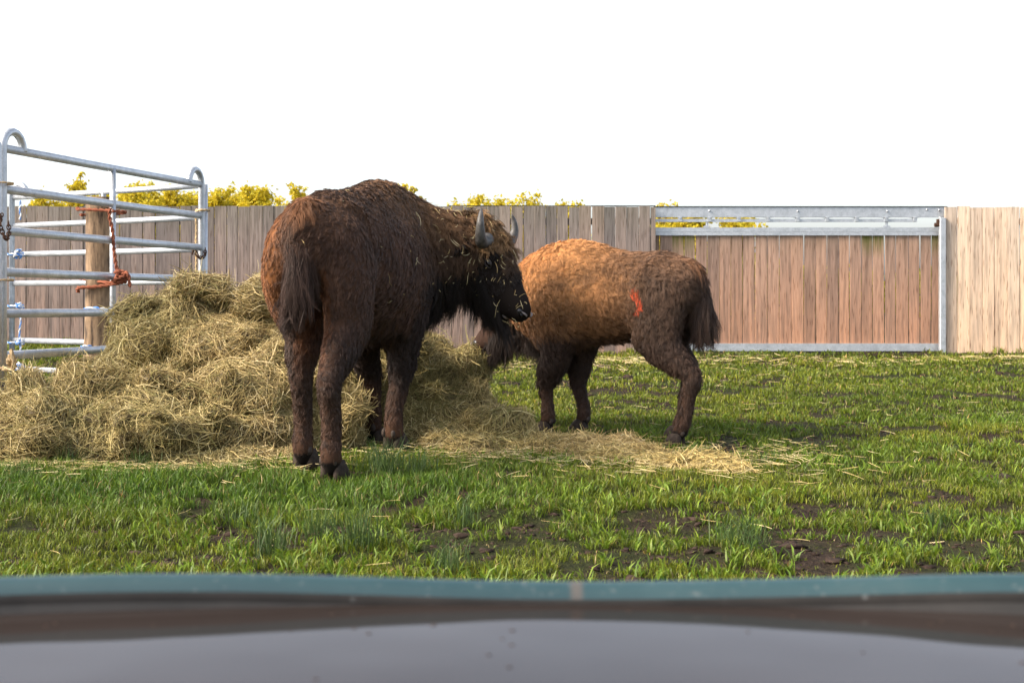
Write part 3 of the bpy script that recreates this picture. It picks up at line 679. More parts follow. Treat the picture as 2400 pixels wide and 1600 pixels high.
# ------------------------------------------------------------------ bison
def grow_fur(name, V, Q, lab, fn, n_clump, per, seed, parent, M):
    """fn(p, n, lab) -> dict(len, dir, lift, col, wave, keep); clumped locks of hair"""
    r = np.random.default_rng(seed)
    p, nn, f = scatter(V, Q, n_clump, r); lb = lab[Q[f][:, 0]]
    a = fn(p, nn, lb); k = a['keep'] > r.uniform(0, 1, n_clump)
    p, nn = p[k], nn[k]; a = {q: (v[k] if np.ndim(v) else v) for q, v in a.items()}; n = len(p)
    comb = unit(a['dir'] + .42 * vnoise(p, 7, seed) + .30 * vnoise(p, 19, seed + 5) + .22 * r.normal(0, 1, (n, 3)))
    comb = unit(comb - nn * (comb * nn).sum(1, keepdims=True))
    L = (a['len'] * r.uniform(.6, 1.3, n) * (.7 + .6 * noise(p, 11, seed + 3)))[:, None]; lift = (a['lift'] * r.uniform(.5, 1.5, n))[:, None]
    side = unit(np.cross(comb, nn))
    m = n * per; rp = np.repeat
    off = r.normal(0, 1, (m, 2)) * rp(.0065 + .10 * L[:, 0], per)[:, None].clip(.004, .014)
    P0, N0, C0, S0, L0, F0 = rp(p, per, 0), rp(nn, per, 0), rp(comb, per, 0), rp(side, per, 0), rp(L, per, 0), rp(lift, per, 0)
    L0 = L0 * r.uniform(.8, 1.15, (m, 1)); G0 = rp(np.broadcast_to(a['grav'], (n,)), per)[:, None]
    root = P0 + C0 * off[:, :1] + S0 * off[:, 1:] - N0 * .004
    wv = rp(a['wave'] * r.normal(0, 1, n), per)[:, None]; ph = rp(r.uniform(0, 6.28, n), per)[:, None] + r.normal(0, .3, (m, 1))
    pts = []
    for t in (0, .25, .5, .75, 1.0):
        ax = C0 * L0 * (t - .25 * F0 * t) + N0 * L0 * F0 * (t - .55 * t * t) * 1.1 + np.array([0, 0, -1.]) * G0 * L0 * t * t * .6
        q = root * (1 - .72 * t) + (P0 - N0 * .004) * (.72 * t) + ax + S0 * L0 * wv * np.sin(t * 5.5 + ph) * t
        pts.append(q)
    pts = np.stack(pts, 1)
    col = rp(a['col'] * r.uniform(.6, 1.4, (n, 1)), per, 0) * r.uniform(.85, 1.15, (m, 1))
    rad = np.array([1, 1, .9, .7, .25])[None] * (.0010 * rp(np.broadcast_to(a['rad'], (n,)), per))[:, None]
    return tag(strands(name, pts, rad, col, M, parent), kind='stuff')

def head_frame(poll, fwd, left):
    a = unit(fwd); c = unit(np.asarray(left, float) - a * (np.dot(left, a))); return np.asarray(poll, float), a, unit(np.cross(a, c)), c
LAB = dict(torso=1, hump=2, neck=3, head=4, hind=5, fore=6, tail=7, ear=8)
def hp(hf, a, b, c): return hf[0] + hf[1] * a + hf[2] * b + hf[3] * c
def bison_field(S, torso, hump, neck, hf, hs, hind, fore, tail, lo, hi, h):
    Fd = Field(lo, hi, h); Yv = (0, 1, 0)
    Fd.chain(torso, Yv, .03, LAB['torso'])
    Fd.chain(hump, Yv, .14, LAB['hump'])
    for s in (1, -1):
        l = hind[s]; Fd.chain(l['thigh'], Yv, .08, LAB['hind']); Fd.chain(l['leg'], Yv, .035, LAB['hind'])
        l = fore[s]; Fd.chain(l['arm'], Yv, .09, LAB['fore']); Fd.chain(l['leg'], Yv, .03, LAB['fore'])
    Fd.chain(neck, (0, 1, 0) if abs(neck[-1][1] - neck[0][1]) < .2 else (.55, .8, 0), .08, LAB['neck'])
    st = [(-.07, .095, .11, -.13), (.02, .135, .15, -.15), (.13, .135, .168, -.165), (.24, .112, .15, -.152), (.35, .088, .122, -.13), (.44, .080, .100, -.112), (.505, .072, .078, -.10)]
    Fd.chain([(*hp(hf, a * hs, cb * hs, 0), rs * hs, ru * hs) for a, rs, ru, cb in st], hf[3], .05, LAB['head'])
    Fd.chain([(*hp(hf, a * hs, b * hs, 0), rs * hs, ru * hs) for a, b, rs, ru in ((.18, -.30, .07, .06), (.33, -.245, .06, .05), (.455, -.195, .052, .034))], hf[3], .03, LAB['head'])
    for s in (1, -1):
        Fd.ell(hp(hf, .135 * hs, -.062 * hs, s * .115 * hs), np.array([.05, .035, .035]) * hs, .03, LAB['head'], np.stack([hf[1], hf[2], hf[3]], 1))
        Fd.chain([(*hp(hf, a * hs, b * hs, s * c * hs), r1 * hs, r2 * hs) for a, b, c, r1, r2 in ((.03, -.15, .12, .03, .035), (.035, -.165, .20, .022, .048), (.05, -.185, .27, .008, .02))], hf[1], .02, LAB['ear'])
    for s in (1, -1):                                   # hook bones of the hip
        Fd.chain([(*(np.array(torso[2][:3]) + np.array([dx, s * dy, dz]) * S),   .042 * S, .048 * S) for dx, dy, dz in ((.0, .13, .20), (.07, .19, .15), (.10, .235, .02))], (1, 0, 0), .04, LAB['hind'])
    Fd.chain(tail, Yv, .03, LAB['tail'])
    return Fd
def hoof_parts(root, foot, toe, s=1.0):
    """two claws and two dewclaws; toe = direction the hoof points"""
    toe = unit(toe); sd = np.array([-toe[1], toe[0], 0])
    R = np.stack([toe, sd, np.array([0, 0, 1.])], 1)
    b = MB()
    for q in (-1, 1):
        ring = []
        for z, l, w in ((0, 1.0, 1.0), (.03, .92, .95), (.062, .72, .82), (.085, .5, .6)):
            for k in range(12):
                a = 2 * math.pi * k / 12; x = math.cos(a); y = math.sin(a)
                ring.append([(x * .058 * l + .012 - .28 * z + (.012 if x > .5 else 0) * l), y * .028 * w * (1 - .25 * max(x, 0)) + q * .029, z])
        V = np.array(ring) * s
        Fc = [(i * 12 + j, i * 12 + (j + 1) % 12, (i + 1) * 12 + (j + 1) % 12, (i + 1) * 12 + j) for i in range(3) for j in range(12)] + [tuple(range(12))[::-1], tuple(range(36, 48))]
        b.add(V @ R.T, Fc)
    o = b.build('hoof', M_HOOF, root); o.location = foot
    for q in (-1, 1):
        d = MB(); d.ell(R @ (np.array([-.052, q * .027, .088]) * s), np.array([.017, .013, .022]) * s); d.build('dewclaw', M_DEW, o)
def face_parts(root, hf, hs, horn=1.0, horn_pts=None):
    for s in (1, -1):
        e = MB(); Rm = np.stack([hf[1], hf[2], hf[3]], 1)
        e.ell((0, 0, 0), np.array([.027, .020, .018]) * hs, 14, 9, Rm); o = e.build('eye', M_EYE, root); o.location = hp(hf, .185 * hs, -.097 * hs, s * .131 * hs)
        for bb, nm in ((.018, 'eyelid'), (-.016, 'eyelid')):
            lid = MB(); lid.tube([Rm @ (np.array([x, bb * (1 - (x / .034) ** 2) , .010 * s * (1 - (x / .036) ** 2)]) * hs) for x in np.linspace(-.033, .033, 9)], np.array([.3, .6, .9, 1, 1, 1, .9, .6, .3]) * .0065 * hs, 6); lid.build(nm, M_LIDS, o)
        nz = MB(); nz.ell((0, 0, 0), np.array([.017, .012, .021]) * hs, 12, 8, Rm); o = nz.build('nostril', M_EYE, root); o.location = hp(hf, .548 * hs, -.080 * hs, s * .046 * hs)
        if horn > 0:
            q = spline([hp(hf, a * hs, b * hs, s * c * hs) for a, b, c in horn_pts], 22); b = MB()
            t = np.linspace(0, 1, 22); rad = (.045 * (1 - t) ** .75 + .003) * hs * (1 + .05 * np.sin(t * 60) * (1 - t)); b.tube(q, rad, 14); b.build('horn', M_HORN, root)
    nb = MB(); nb.ell(hp(hf, .515 * hs, -.088 * hs, 0), np.array([.052, .050, .068]) * hs, 16, 10, np.stack([hf[1], hf[2], hf[3]], 1)); nb.build('nose_pad', M_NOSE, root)
    lp = MB(); [lp.tube(spline([hp(hf, a * hs, b * hs, c * hs * q) for a, b, c in ((.535, -.064, .070), (.552, -.057, .058), (.563, -.058, .04), (.566, -.066, .026))], 9), np.array([.2, .6, .9, 1, 1, 1, .9, .6, .2]) * .0065 * hs, 6) for q in (1, -1)]; lp.build('nose_rim', M_LIP, root)
    ch = MB(); ch.ell(hp(hf, .475 * hs, -.190 * hs, 0), np.array([.045, .022, .046]) * hs, 12, 8, np.stack([hf[1], hf[2], hf[3]], 1)); ch.build('lower_lip', M_LIP, root)

def leg_hind(foot, y, S, hipx=0.0, hk_off=-.115, hkz=.49):
    fx, fy = foot; s = math.copysign(1, y)
    hip = (hipx - .02 * S, y * .95, 1.16 * S); kn = (hipx + .17 * S + (fx - hipx) * .35, lerp(y, fy, .3) * 1.15, .80 * S); hk = (fx + hk_off * S, lerp(y, fy, .8), hkz * S)
    return dict(thigh=[(*hip, .125 * S, .20 * S), (hip[0] + .02 * S, y * 1.12, 1.0 * S, .125 * S, .21 * S), (lerp(kn[0], hk[0], .35), lerp(kn[1], fy, .3), .77 * S, .105 * S, .16 * S), (lerp(kn[0], hk[0], .7), lerp(kn[1], fy, .6), .62 * S, .078 * S, .105 * S)],
                leg=[(*kn, .08 * S, .10 * S), (lerp(kn[0], hk[0], .6), lerp(kn[1], hk[1], .6), .63 * S, .072 * S, .095 * S), (*hk, .058 * S, .078 * S), (fx + hk_off * .75 * S, fy, .36 * S, .048 * S, .060 * S), (fx + hk_off * .5 * S, fy, .20 * S, .046 * S, .052 * S), (fx - .03 * S, fy, .115 * S, .056 * S, .060 * S), (fx + .005 * S, fy, .06 * S, .052 * S, .056 * S)])
def leg_fore(foot, y, S, shx, top):
    fx, fy = foot
    el = (shx - .04 * S + (fx - shx) * .25, lerp(y, fy, .3), .68 * S); kn = (lerp(shx, fx, .75) + .02 * S, lerp(y, fy, .8), .40 * S)
    return dict(arm=[(shx - .03 * S, y * .95, top, .10 * S, .19 * S), (el[0], el[1] * 1.05, .82 * S, .105 * S, .17 * S), (*el, .092 * S, .125 * S), (lerp(el[0], kn[0], .6), lerp(el[1], kn[1], .6), .52 * S, .074 * S, .090 * S)],
                leg=[(*el, .075 * S, .09 * S), (*kn, .060 * S, .066 * S), (fx - .005 * S, fy, .25 * S, .048 * S, .050 * S), (fx - .012 * S, fy, .125 * S, .056 * S, .060 * S), (fx + .01 * S, fy, .06 * S, .053 * S, .058 * S)])

def build_bison(name, label, origin, heading, S, torso, hump, neck, hf, hs, feet, tail, fur_fn, skin_fn, n_clump, per, seed, horn_pts=None, hipx=0.0, shx=1.1, toes=None, lo=None, hi=None, hw=(.15, .15), armtop=1.0, hock=(-.115, .49)):
    root = empty(name, (*origin, 0), heading); tag(root, label, 'bison')
    hind = {1: leg_hind(feet[0], hw[0], S, hipx, *hock), -1: leg_hind(feet[1], -hw[0], S, hipx, *hock)}
    fore = {1: leg_fore(feet[2], hw[1], S, shx, armtop), -1: leg_fore(feet[3], -hw[1], S, shx, armtop)}
    Fd = bison_field(S, torso, hump, neck, hf, hs, hind, fore, tail, lo, hi, .02)
    V, Q, lab = Fd.polygonise(); V = relax(V, Q, 2, .5)
    link('body', mesh('body', V, Q, M_SKIN, True, skin_fn(V, vnormals(V, Q)[0], lab)['col'] * .8), root)
    grow_fur('fur', V, Q, lab, fur_fn, n_clump, per, seed, root, M_FUR)
    for k, ft in enumerate(feet):
        g = float(ground_h(origin[0] + math.cos(heading) * ft[0] - math.sin(heading) * ft[1], origin[1] + math.sin(heading) * ft[0] + math.cos(heading) * ft[1]))
        hoof_parts(root, (ft[0] + .02 * S, ft[1], g + .004), toes[k] if toes else (1, 0, 0), 1.25 * S)
    face_parts(root, hf, hs, 1.0 if horn_pts else 0, horn_pts)
    return root, V, Q, lab

def rot2(v, a): return (v[0] * math.cos(a) - v[1] * math.sin(a), v[0] * math.sin(a) + v[1] * math.cos(a))
def to_local(p, origin, heading):
    q = np.asarray(p, float) - np.array([*origin, 0]); x, y = rot2((q[..., 0], q[..., 1]), -heading); return np.stack([x, y, q[..., 2]], -1)

def fur_common(p, nn, lb, hf, hs, pal, T):
    """length, direction and colour of the coat at local points p"""
    n = len(p); x, y, z = p.T
    rel = p - hf[0]; ha = rel @ hf[1] / hs; hb = rel @ hf[2] / hs; hc = rel @ hf[3] / hs
    L = np.full(n, .034); lift = np.full(n, .45); grav = np.full(n, .15); wave = np.full(n, .10); rad = np.full(n, 1.0)
    D = np.tile(np.array([-.75, 0, -.55]), (n, 1)); keep = np.ones(n)
    leg = (lb == LAB['hind']) | (lb == LAB['fore']); low = leg & (z < .62 * T)
    D[low] = (-.15, 0, -1); L[low] = .032; wave[low] = .2; D[leg & ~low] = (-.45, 0, -.85)
    fl = (lb == LAB['fore']) & (z > .42 * T); L[fl] = .05; lift[fl] = .5
    belly = (~leg) & (z < .78 * T) & (lb != LAB['head']) & (lb != LAB['tail']); L[belly] = .06; D[belly] = (-.35, 0, -.9); grav[belly] = .6
    hm = (lb == LAB['hump']); L[hm] = .045; lift[hm] = .5
    nk = (lb == LAB['neck']); L[nk] = .065; lift[nk] = .6; D[nk] = (-.1, -.1, -.95); wave[nk] = .2; grav[nk] = .3
    hd = (lb == LAB['head']); D[hd] = hf[1] * .8 + np.array([0, 0, -.4]); L[hd] = .022; wave[hd] = .05
    top = hd & (ha < .115) & (hb > -.13); L[top] = .075; lift[top] = .9; wave[top] = .3; grav[top] = .5
    brow = hd & (ha >= .13) & (ha < .33) & (hb > -.05) & (np.abs(hc) < .085); L[brow] = .05; lift[brow] = .7; wave[brow] = .25
    jaw = (hd & (hb < -.19) & (ha < .46)) | (nk & (z < hf[0][2] - .25 * hs)); L[jaw] = .14; grav[jaw] = .9; D[jaw] = (0, 0, -1); lift[jaw] = .3
    er = (lb == LAB['ear']); L[er] = .04; D[er] = (0, 0, -1)
    tl = (lb == LAB['tail']); D[tl] = (-.05, 0, -1); L[tl] = .07; lift[tl] = .25; grav[tl] = .4
    eye = hd & (np.hypot(ha - .190, hb + .097) < .040) & (np.abs(hc) > .06); keep[eye] = 0
    nose = hd & (ha > .485); keep[nose] = 0; L[hd & (ha > .36) & ~jaw] = .012
    keep[z < .075 * T] = 0; L[z < .16 * T] = .014; rad[z < .16 * T] = .8
    return dict(x=x, y=y, z=z, ha=ha, hb=hb, hc=hc, leg=leg, low=low, hd=hd, top=top, brow=brow, jaw=jaw, nk=nk, hm=hm, tl=tl, er=er, belly=belly,
                len=L, lift=lift, grav=grav, wave=wave, rad=rad, dir=D, keep=keep)
def mixc(col, w, c): return lerp(col, np.asarray(c, float), np.clip(w, 0, 1)[:, None])

# --- adult: rear towards the camera, head turned to its right
O1, A1 = (-1.008, 7.14), math.radians(90 - 13)
poll_w = P(1166, 540, 8.42); th = math.radians(27)
fw = np.array([math.cos(th) * .255, -math.sin(th) * .255, -.47]); lw = np.array([math.sin(th), math.cos(th), -.14])
poll = to_local(poll_w, O1, A1)
def dirl(v, A): x, y = rot2((v[0], v[1]), -A); return np.array([x, y, v[2]])
HF1 = head_frame(poll, dirl(fw, A1), dirl(lw, A1)); HS1 = 1.0
torso1 = [(-.19, 0, 1.21, .085, .14), (-.12, 0, 1.20, .165, .21), (.03, 0, 1.17, .22, .26), (.25, 0, 1.13, .235, .29), (.5, 0, 1.09, .30, .345), (.8, 0, 1.06, .325, .40), (1.05, 0, 1.05, .30, .42), (1.25, 0, 1.08, .25, .38), (1.36, -.03, 1.08, .2, .28)]
hump1 = [(.12, 0, 1.34, .09, .10), (.4, 0, 1.34, .12, .13), (.7, 0, 1.375, .13, .15), (.95, 0, 1.41, .13, .165), (1.15, 0, 1.40, .13, .165), (1.33, -.05, 1.34, .14, .16)]
nb = hp(HF1, .03, -.17, 0)
neck1 = [(1.18, -.02, 1.13, .22, .33), (1.32, -.14, 1.14, .21, .30), tuple(lerp(np.array([1.34, -.18, 1.15]), nb, .5)) + (.18, .24), tuple(nb) + (.13, .17)]
tail1 = [(-.19, 0, 1.37, .055, .05), (-.255, .0, 1.29, .045, .042), (-.275, .0, 1.15, .055, .042), (-.275, .005, 1.04, .066, .045), (-.275, .01, .95, .066, .04), (-.275, .01, .90, .04, .025)]
feet1 = [(.10, .12), (-.20, -.15), (1.27, .135), (.92, -.115)]
horn1 = [(.045, -.05, .10), (.06, -.06, .165), (.045, -.035, .225), (-.005, .005, .258), (-.06, .035, .252), (-.105, .05, .228)]
def fur1(p, nn, lb):
    a = fur_common(p, nn, lb, HF1, HS1, None, 1.0); x, y, z = a['x'], a['y'], a['z']
    c = np.tile(np.array([.082, .041, .025]), (len(p), 1))
    c = mixc(c, sstep(1.15, 1.5, z) * .7, (.135, .072, .038))
    c = mixc(c, sstep(.45, 1.0, x) * sstep(1.2, 1.5, z), (.17, .088, .040))
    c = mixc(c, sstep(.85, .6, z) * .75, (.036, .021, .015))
    c = mixc(c, sstep(.06, .2, y) * sstep(.25, -.05, x) * sstep(.7, 1.0, z) * .85, (.26, .10, .032))      # warm rim light on the left buttock, put into the coat colour
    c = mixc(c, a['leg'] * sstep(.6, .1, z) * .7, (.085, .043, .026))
    c = mixc(c, (a['leg'] & (x < .3) & (np.abs(y) < .13)) * sstep(.45, .75, z) * sstep(1.15, 1.0, z) * .5, (.20, .075, .028))
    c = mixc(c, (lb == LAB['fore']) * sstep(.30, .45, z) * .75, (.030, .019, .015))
    nkw = sstep(.02, .40, (x - 1.05) * .55 - y * .85 + .03 * (noise(p, 14, 77) - .5) * 8) * ~a['leg'] * (z > .55)
    c = mixc(c, nkw, (.085, .047, .026)); c = mixc(c, nkw * sstep(1.12, 1.36, z) * .9, (.17, .09, .041)); c = mixc(c, nkw * sstep(1.14, .92, z), (.020, .014, .011))
    c = mixc(c, a['hd'] * 1.0, (.017, .012, .010)); c = mixc(c, a['jaw'] * 1.0, (.016, .011, .009)); c = mixc(c, a['er'] * 1.0, (.02, .013, .01))
    c = mixc(c, a['top'] * sstep(-.16, -.05, a['hb']), (.22, .125, .055)); c = mixc(c, a['brow'] * sstep(.34, .2, a['ha']) * .8, (.11, .062, .032))
    c = mixc(c, a['tl'] * .8, (.045, .026, .020)); c = mixc(c, a['tl'] * sstep(1.25, 1.35, z), (.16, .07, .03))
    tt = a['tl'] & (z < 1.12); a['len'] = np.where(tt, .15, a['len']); a['lift'] = np.where(tt, .22, a['lift'])
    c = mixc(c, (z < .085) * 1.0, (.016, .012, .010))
    c = c * (.52 + .36 * noise(p, 6, 31) + .30 * noise(p, 16, 32))[:, None]
    a['col'] = c; return {k: a[k] for k in ('len', 'dir', 'lift', 'col', 'wave', 'grav', 'rad', 'keep')}
toe_r = (math.cos(-.35), math.sin(-.35), 0)
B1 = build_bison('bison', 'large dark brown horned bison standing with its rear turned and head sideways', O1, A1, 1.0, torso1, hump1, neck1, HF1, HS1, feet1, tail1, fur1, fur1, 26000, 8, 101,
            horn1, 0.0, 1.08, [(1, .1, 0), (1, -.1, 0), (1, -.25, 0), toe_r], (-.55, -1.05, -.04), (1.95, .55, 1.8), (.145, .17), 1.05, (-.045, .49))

# --- youngster: left side towards the camera, head lowered behind the adult's head
O2, A2 = (1.075, 8.50), math.radians(180 - 33)
S2 = .80
torso2 = [(-.02, 0, .97, .08, .12), (.04, 0, .96, .155, .175), (.14, 0, .94, .195, .215), (.30, 0, .905, .21, .245), (.48, 0, .885, .24, .27), (.66, 0, .885, .255, .285), (.84, 0, .885, .235, .295), (1.00, 0, .87, .195, .27), (1.09, 0, .85, .15, .21)]
hump2 = [(.16, 0, 1.03, .07, .08), (.36, 0, 1.01, .09, .10), (.52, 0, 1.04, .10, .11), (.66, 0, 1.085, .11, .13), (.78, 0, 1.105, .11, .135), (.92, 0, 1.06, .10, .13), (1.06, 0, .97, .10, .13)]
m2 = to_local(P(1098, 808, 9.3), O2, A2); poll2 = to_local(P(1196, 690, 9.38), O2, A2)
HF2 = head_frame(poll2, m2 - poll2, (0.1, 1, .1)); HS2 = .80
nb2 = hp(HF2, .03 * HS2, -.16 * HS2, 0)
neck2 = [(.98, 0, .86, .18, .28), tuple(lerp(np.array([1.0, 0, .86]), nb2, .5)) + (.155, .22), tuple(nb2) + (.11, .14)]
tail2 = [(-.03, 0, 1.09, .04, .04), (-.085, 0, 1.04, .038, .038), (-.105, -.01, .92, .042, .042), (-.11, -.015, .82, .05, .05), (-.11, -.02, .74, .045, .045), (-.11, -.02, .70, .02, .02)]
feet2 = [(-.02, .13), (.10, -.10), (.955, .085), (.80, -.11)]
MARK = [to_local(np.array([P(1100 + x / 2.8, 520 + y / 2.8, 8.45) for x, y in pl]), O2, A2) for pl in ([(1048, 436), (1070, 425), (1095, 428), (1106, 455), (1094, 482), (1075, 494), (1058, 470)], [(1118, 500), (1140, 518), (1130, 552), (1090, 575), (1050, 582)])]
def mark_dist(p):
    d = np.full(len(p), 9.)
    for pl in MARK:
        q = spline(pl, 40)
        for k in q: d = np.minimum(d, np.hypot(p[:, 0] - k[0], p[:, 2] - k[2]))
    return d
def fur2(p, nn, lb):
    a = fur_common(p, nn, lb, HF2, HS2, None, .8); x, y, z = a['x'], a['y'], a['z']
    c = np.tile(np.array([.20, .098, .042]), (len(p), 1))
    c = mixc(c, sstep(.30, .75, x) * sstep(.75, .95, z), (.43, .205, .076))
    c = mixc(c, sstep(.40, .12, x) * .9, (.062, .037, .025)); c = mixc(c, sstep(.5, .3, x) * sstep(.95, .75, z) * .6, (.05, .030, .021)); c = mixc(c, sstep(.98, 1.12, z) * sstep(.7, .2, x) * .75, (.16, .085, .046))  # dark rump fur; self-shade of lower rump and thigh put into the colour
    c = mixc(c, np.exp(-((z - 1.0 + .15 * (x - .6)) / .035) ** 2) * sstep(.5, .6, x) * sstep(1.0, .85, x) * .35, (.12, .07, .045))
    c = mixc(c, sstep(.72, .56, z) * .9, (.042, .025, .018)); c = mixc(c, (a['leg'] & (z < .62)) * .9, (.045, .026, .018)); c = mixc(c, a['low'] * sstep(.35, .15, z) * .6, (.075, .040, .026))
    c = mixc(c, a['nk'] * 1.0, (.17, .082, .038)); c = mixc(c, a['nk'] * sstep(.85, .65, z), (.035, .022, .016))
    c = mixc(c, a['hd'] * 1.0, (.026, .017, .013)); c = mixc(c, (a['hd'] & (a['ha'] > .36)) * .8, (.06, .032, .022)); c = mixc(c, a['jaw'] * 1.0, (.022, .014, .011))
    c = mixc(c, a['tl'] * .9, (.05, .030, .022)); c = mixc(c, a['tl'] * sstep(1.0, 1.07, z), (.13, .06, .028))
    tt = a['tl'] & (z < .95); a['len'] = np.where(tt, .14, a['len']); a['lift'] = np.where(tt, .45, a['lift']); a['wave'] = np.where(tt, .15, a['wave'])
    body = (lb == LAB['torso']) | (lb == LAB['hump']) | (lb == LAB['hind']); a['wave'] = np.where(body & ~a['low'], .26, a['wave']); a['len'] = np.where(body & ~a['low'] & ~a['belly'], .042, a['len'])
    c = mixc(c, (z < .072) * 1.0, (.016, .012, .010))
    c = c * (.45 + .55 * noise(p, 4.5, 37) + .45 * noise(p, 14, 38))[:, None]
    md = mark_dist(p); c = mixc(c, (y > 0) * sstep(.0125, .006, md) * (.55 + .45 * noise(p, 40, 3)), (.62, .085, .028))
    a['col'] = c; return {k: a[k] for k in ('len', 'dir', 'lift', 'col', 'wave', 'grav', 'rad', 'keep')}
B2 = build_bison('bison', 'smaller ginger brown young bison with an orange paint mark on its flank', O2, A2, S2, torso2, hump2, neck2, HF2, HS2, feet2, tail2, fur2, fur2, 22000, 8, 202,
            None, 0.12, .87, [(1, .05, 0), (1, 0, 0), (1, .2, 0), (1, .35, 0)], (-.5, -.55, -.04), (1.95, .75, 1.4), (.12, .13), .84, (-.11, .52))

# wisps of hay caught in the adult's coat
def wisps():
    root, V, Q, lab = B1; r = np.random.default_rng(9)
    zc = V[Q].mean(1); l = lab[Q[:, 0]]
    w = np.where((l == LAB['head']) | (l == LAB['neck']), 5.0, .25) * np.where(zc[:, 2] < .6, .02, 1); w = w * np.where(l == LAB['hind'], .1, 1)
    n = 330; p, nn, f = scatter(V, Q, n, r, w)
    d = unit(r.normal(0, 1, (n, 3)) + [0, 0, -.4]); d = unit(d - nn * (d * nn).sum(1, keepdims=True) * .8); s = np.cross(d, nn)
    L = r.gamma(1.6, .018, n).clip(.01, .12)[:, None]; b = r.normal(0, .10, (n, 1))
    pts = np.stack([p + nn * (.022 + .012 * r.uniform(0, 1, (n, 1))) + d * L * t + s * L * b * (t * t * 4 - .3) for t in (-.5, -.15, .2, .5)], 1)
    pw = pts.copy(); x, y = rot2((pts[..., 0], pts[..., 1]), A1); pw[..., 0] = x + O1[0]; pw[..., 1] = y + O1[1]
    cols = np.array([[.62, .50, .25], [.45, .33, .14], [.70, .60, .35]])[r.integers(0, 3, n)]
    tag(strands('hay_wisps', pw, np.array([.7, 1, 1, .5])[None] * r.uniform(.0007, .0013, (n, 1)), cols, M_HAY), 'wisps of dry hay caught in the coat of the horned bison', 'hay', None, 'stuff')
wisps()

# ------------------------------------------------------------------ grass
HX, HY = HAYV[:, 0], HAYV[:, 1]
hg = np.zeros((140, 120), bool); _m = HAYV[:, 2] > .02
hg[np.clip(((HX[_m] + 3.8) / .05).astype(int), 0, 139), np.clip(((HY[_m] - 6.2) / .05).astype(int), 0, 119)] = True
def on_hay(x, y):
    i = ((x + 3.8) / .05).astype(int); j = ((y - 6.2) / .05).astype(int); ok = (i >= 0) & (i < 140) & (j >= 0) & (j < 120)
    return ok & hg[np.clip(i, 0, 139), np.clip(j, 0, 119)]
def bare(x, y):
    """0 = full turf, 1 = bare earth"""
    b = noise2(x, y, .9, 71) * .2 + noise2(x, y, 3.6, 72) * .35 + noise2(x, y, 9.5, 73) * .45
    t = .56 - .05 * sstep(1.5, 4, x) * sstep(9, 4, y) - .08 * sstep(5.8, 4.4, y) + .06 * sstep(-.5, -2, x) * sstep(9, 6, y) + .06 * sstep(5.5, 6.3, y) * sstep(7.6, 6.8, y) * sstep(1, 0, x)
    t = t - .10 * sstep(17.0, 17.8, y) * sstep(1, 2, x)
    return sstep(t - .06, t + .05, b)
def blades(name, pos, L, wd, lean, col, r, droop=.5, up=None):
    n = len(pos); a = r.uniform(0, 6.283, n); f = np.stack([np.cos(a), np.sin(a), 0 * a], 1); s = np.stack([-np.sin(a), np.cos(a), 0 * a], 1)
    tw = r.uniform(0, 6.283, n); s = np.stack([np.cos(tw), np.sin(tw), 0 * tw], 1)
    L = L[:, None]; wd = wd[:, None]; ln = lean[:, None]; Z = np.array([0, 0, 1.])
    mid = pos + f * L * ln * .35 + Z * L * .55; tip = pos + f * L * ln * 1.0 + Z * L * (1 - droop * ln ** 2 * .8).clip(.15, 1)
    V = np.stack([pos - s * wd * .35, pos + s * wd * .35, mid + s * wd * .5, mid - s * wd * .5, tip], 1).reshape(-1, 3)
    o = np.arange(n)[:, None] * 5
    T = np.concatenate([o + [0, 1, 2], o + [0, 2, 3], o + [3, 2, 4]], 1).reshape(-1, 3)
    return V, T, np.repeat(col, 5, 0) * np.tile([.75, .75, 1, 1, 1.12], n)[:, None]
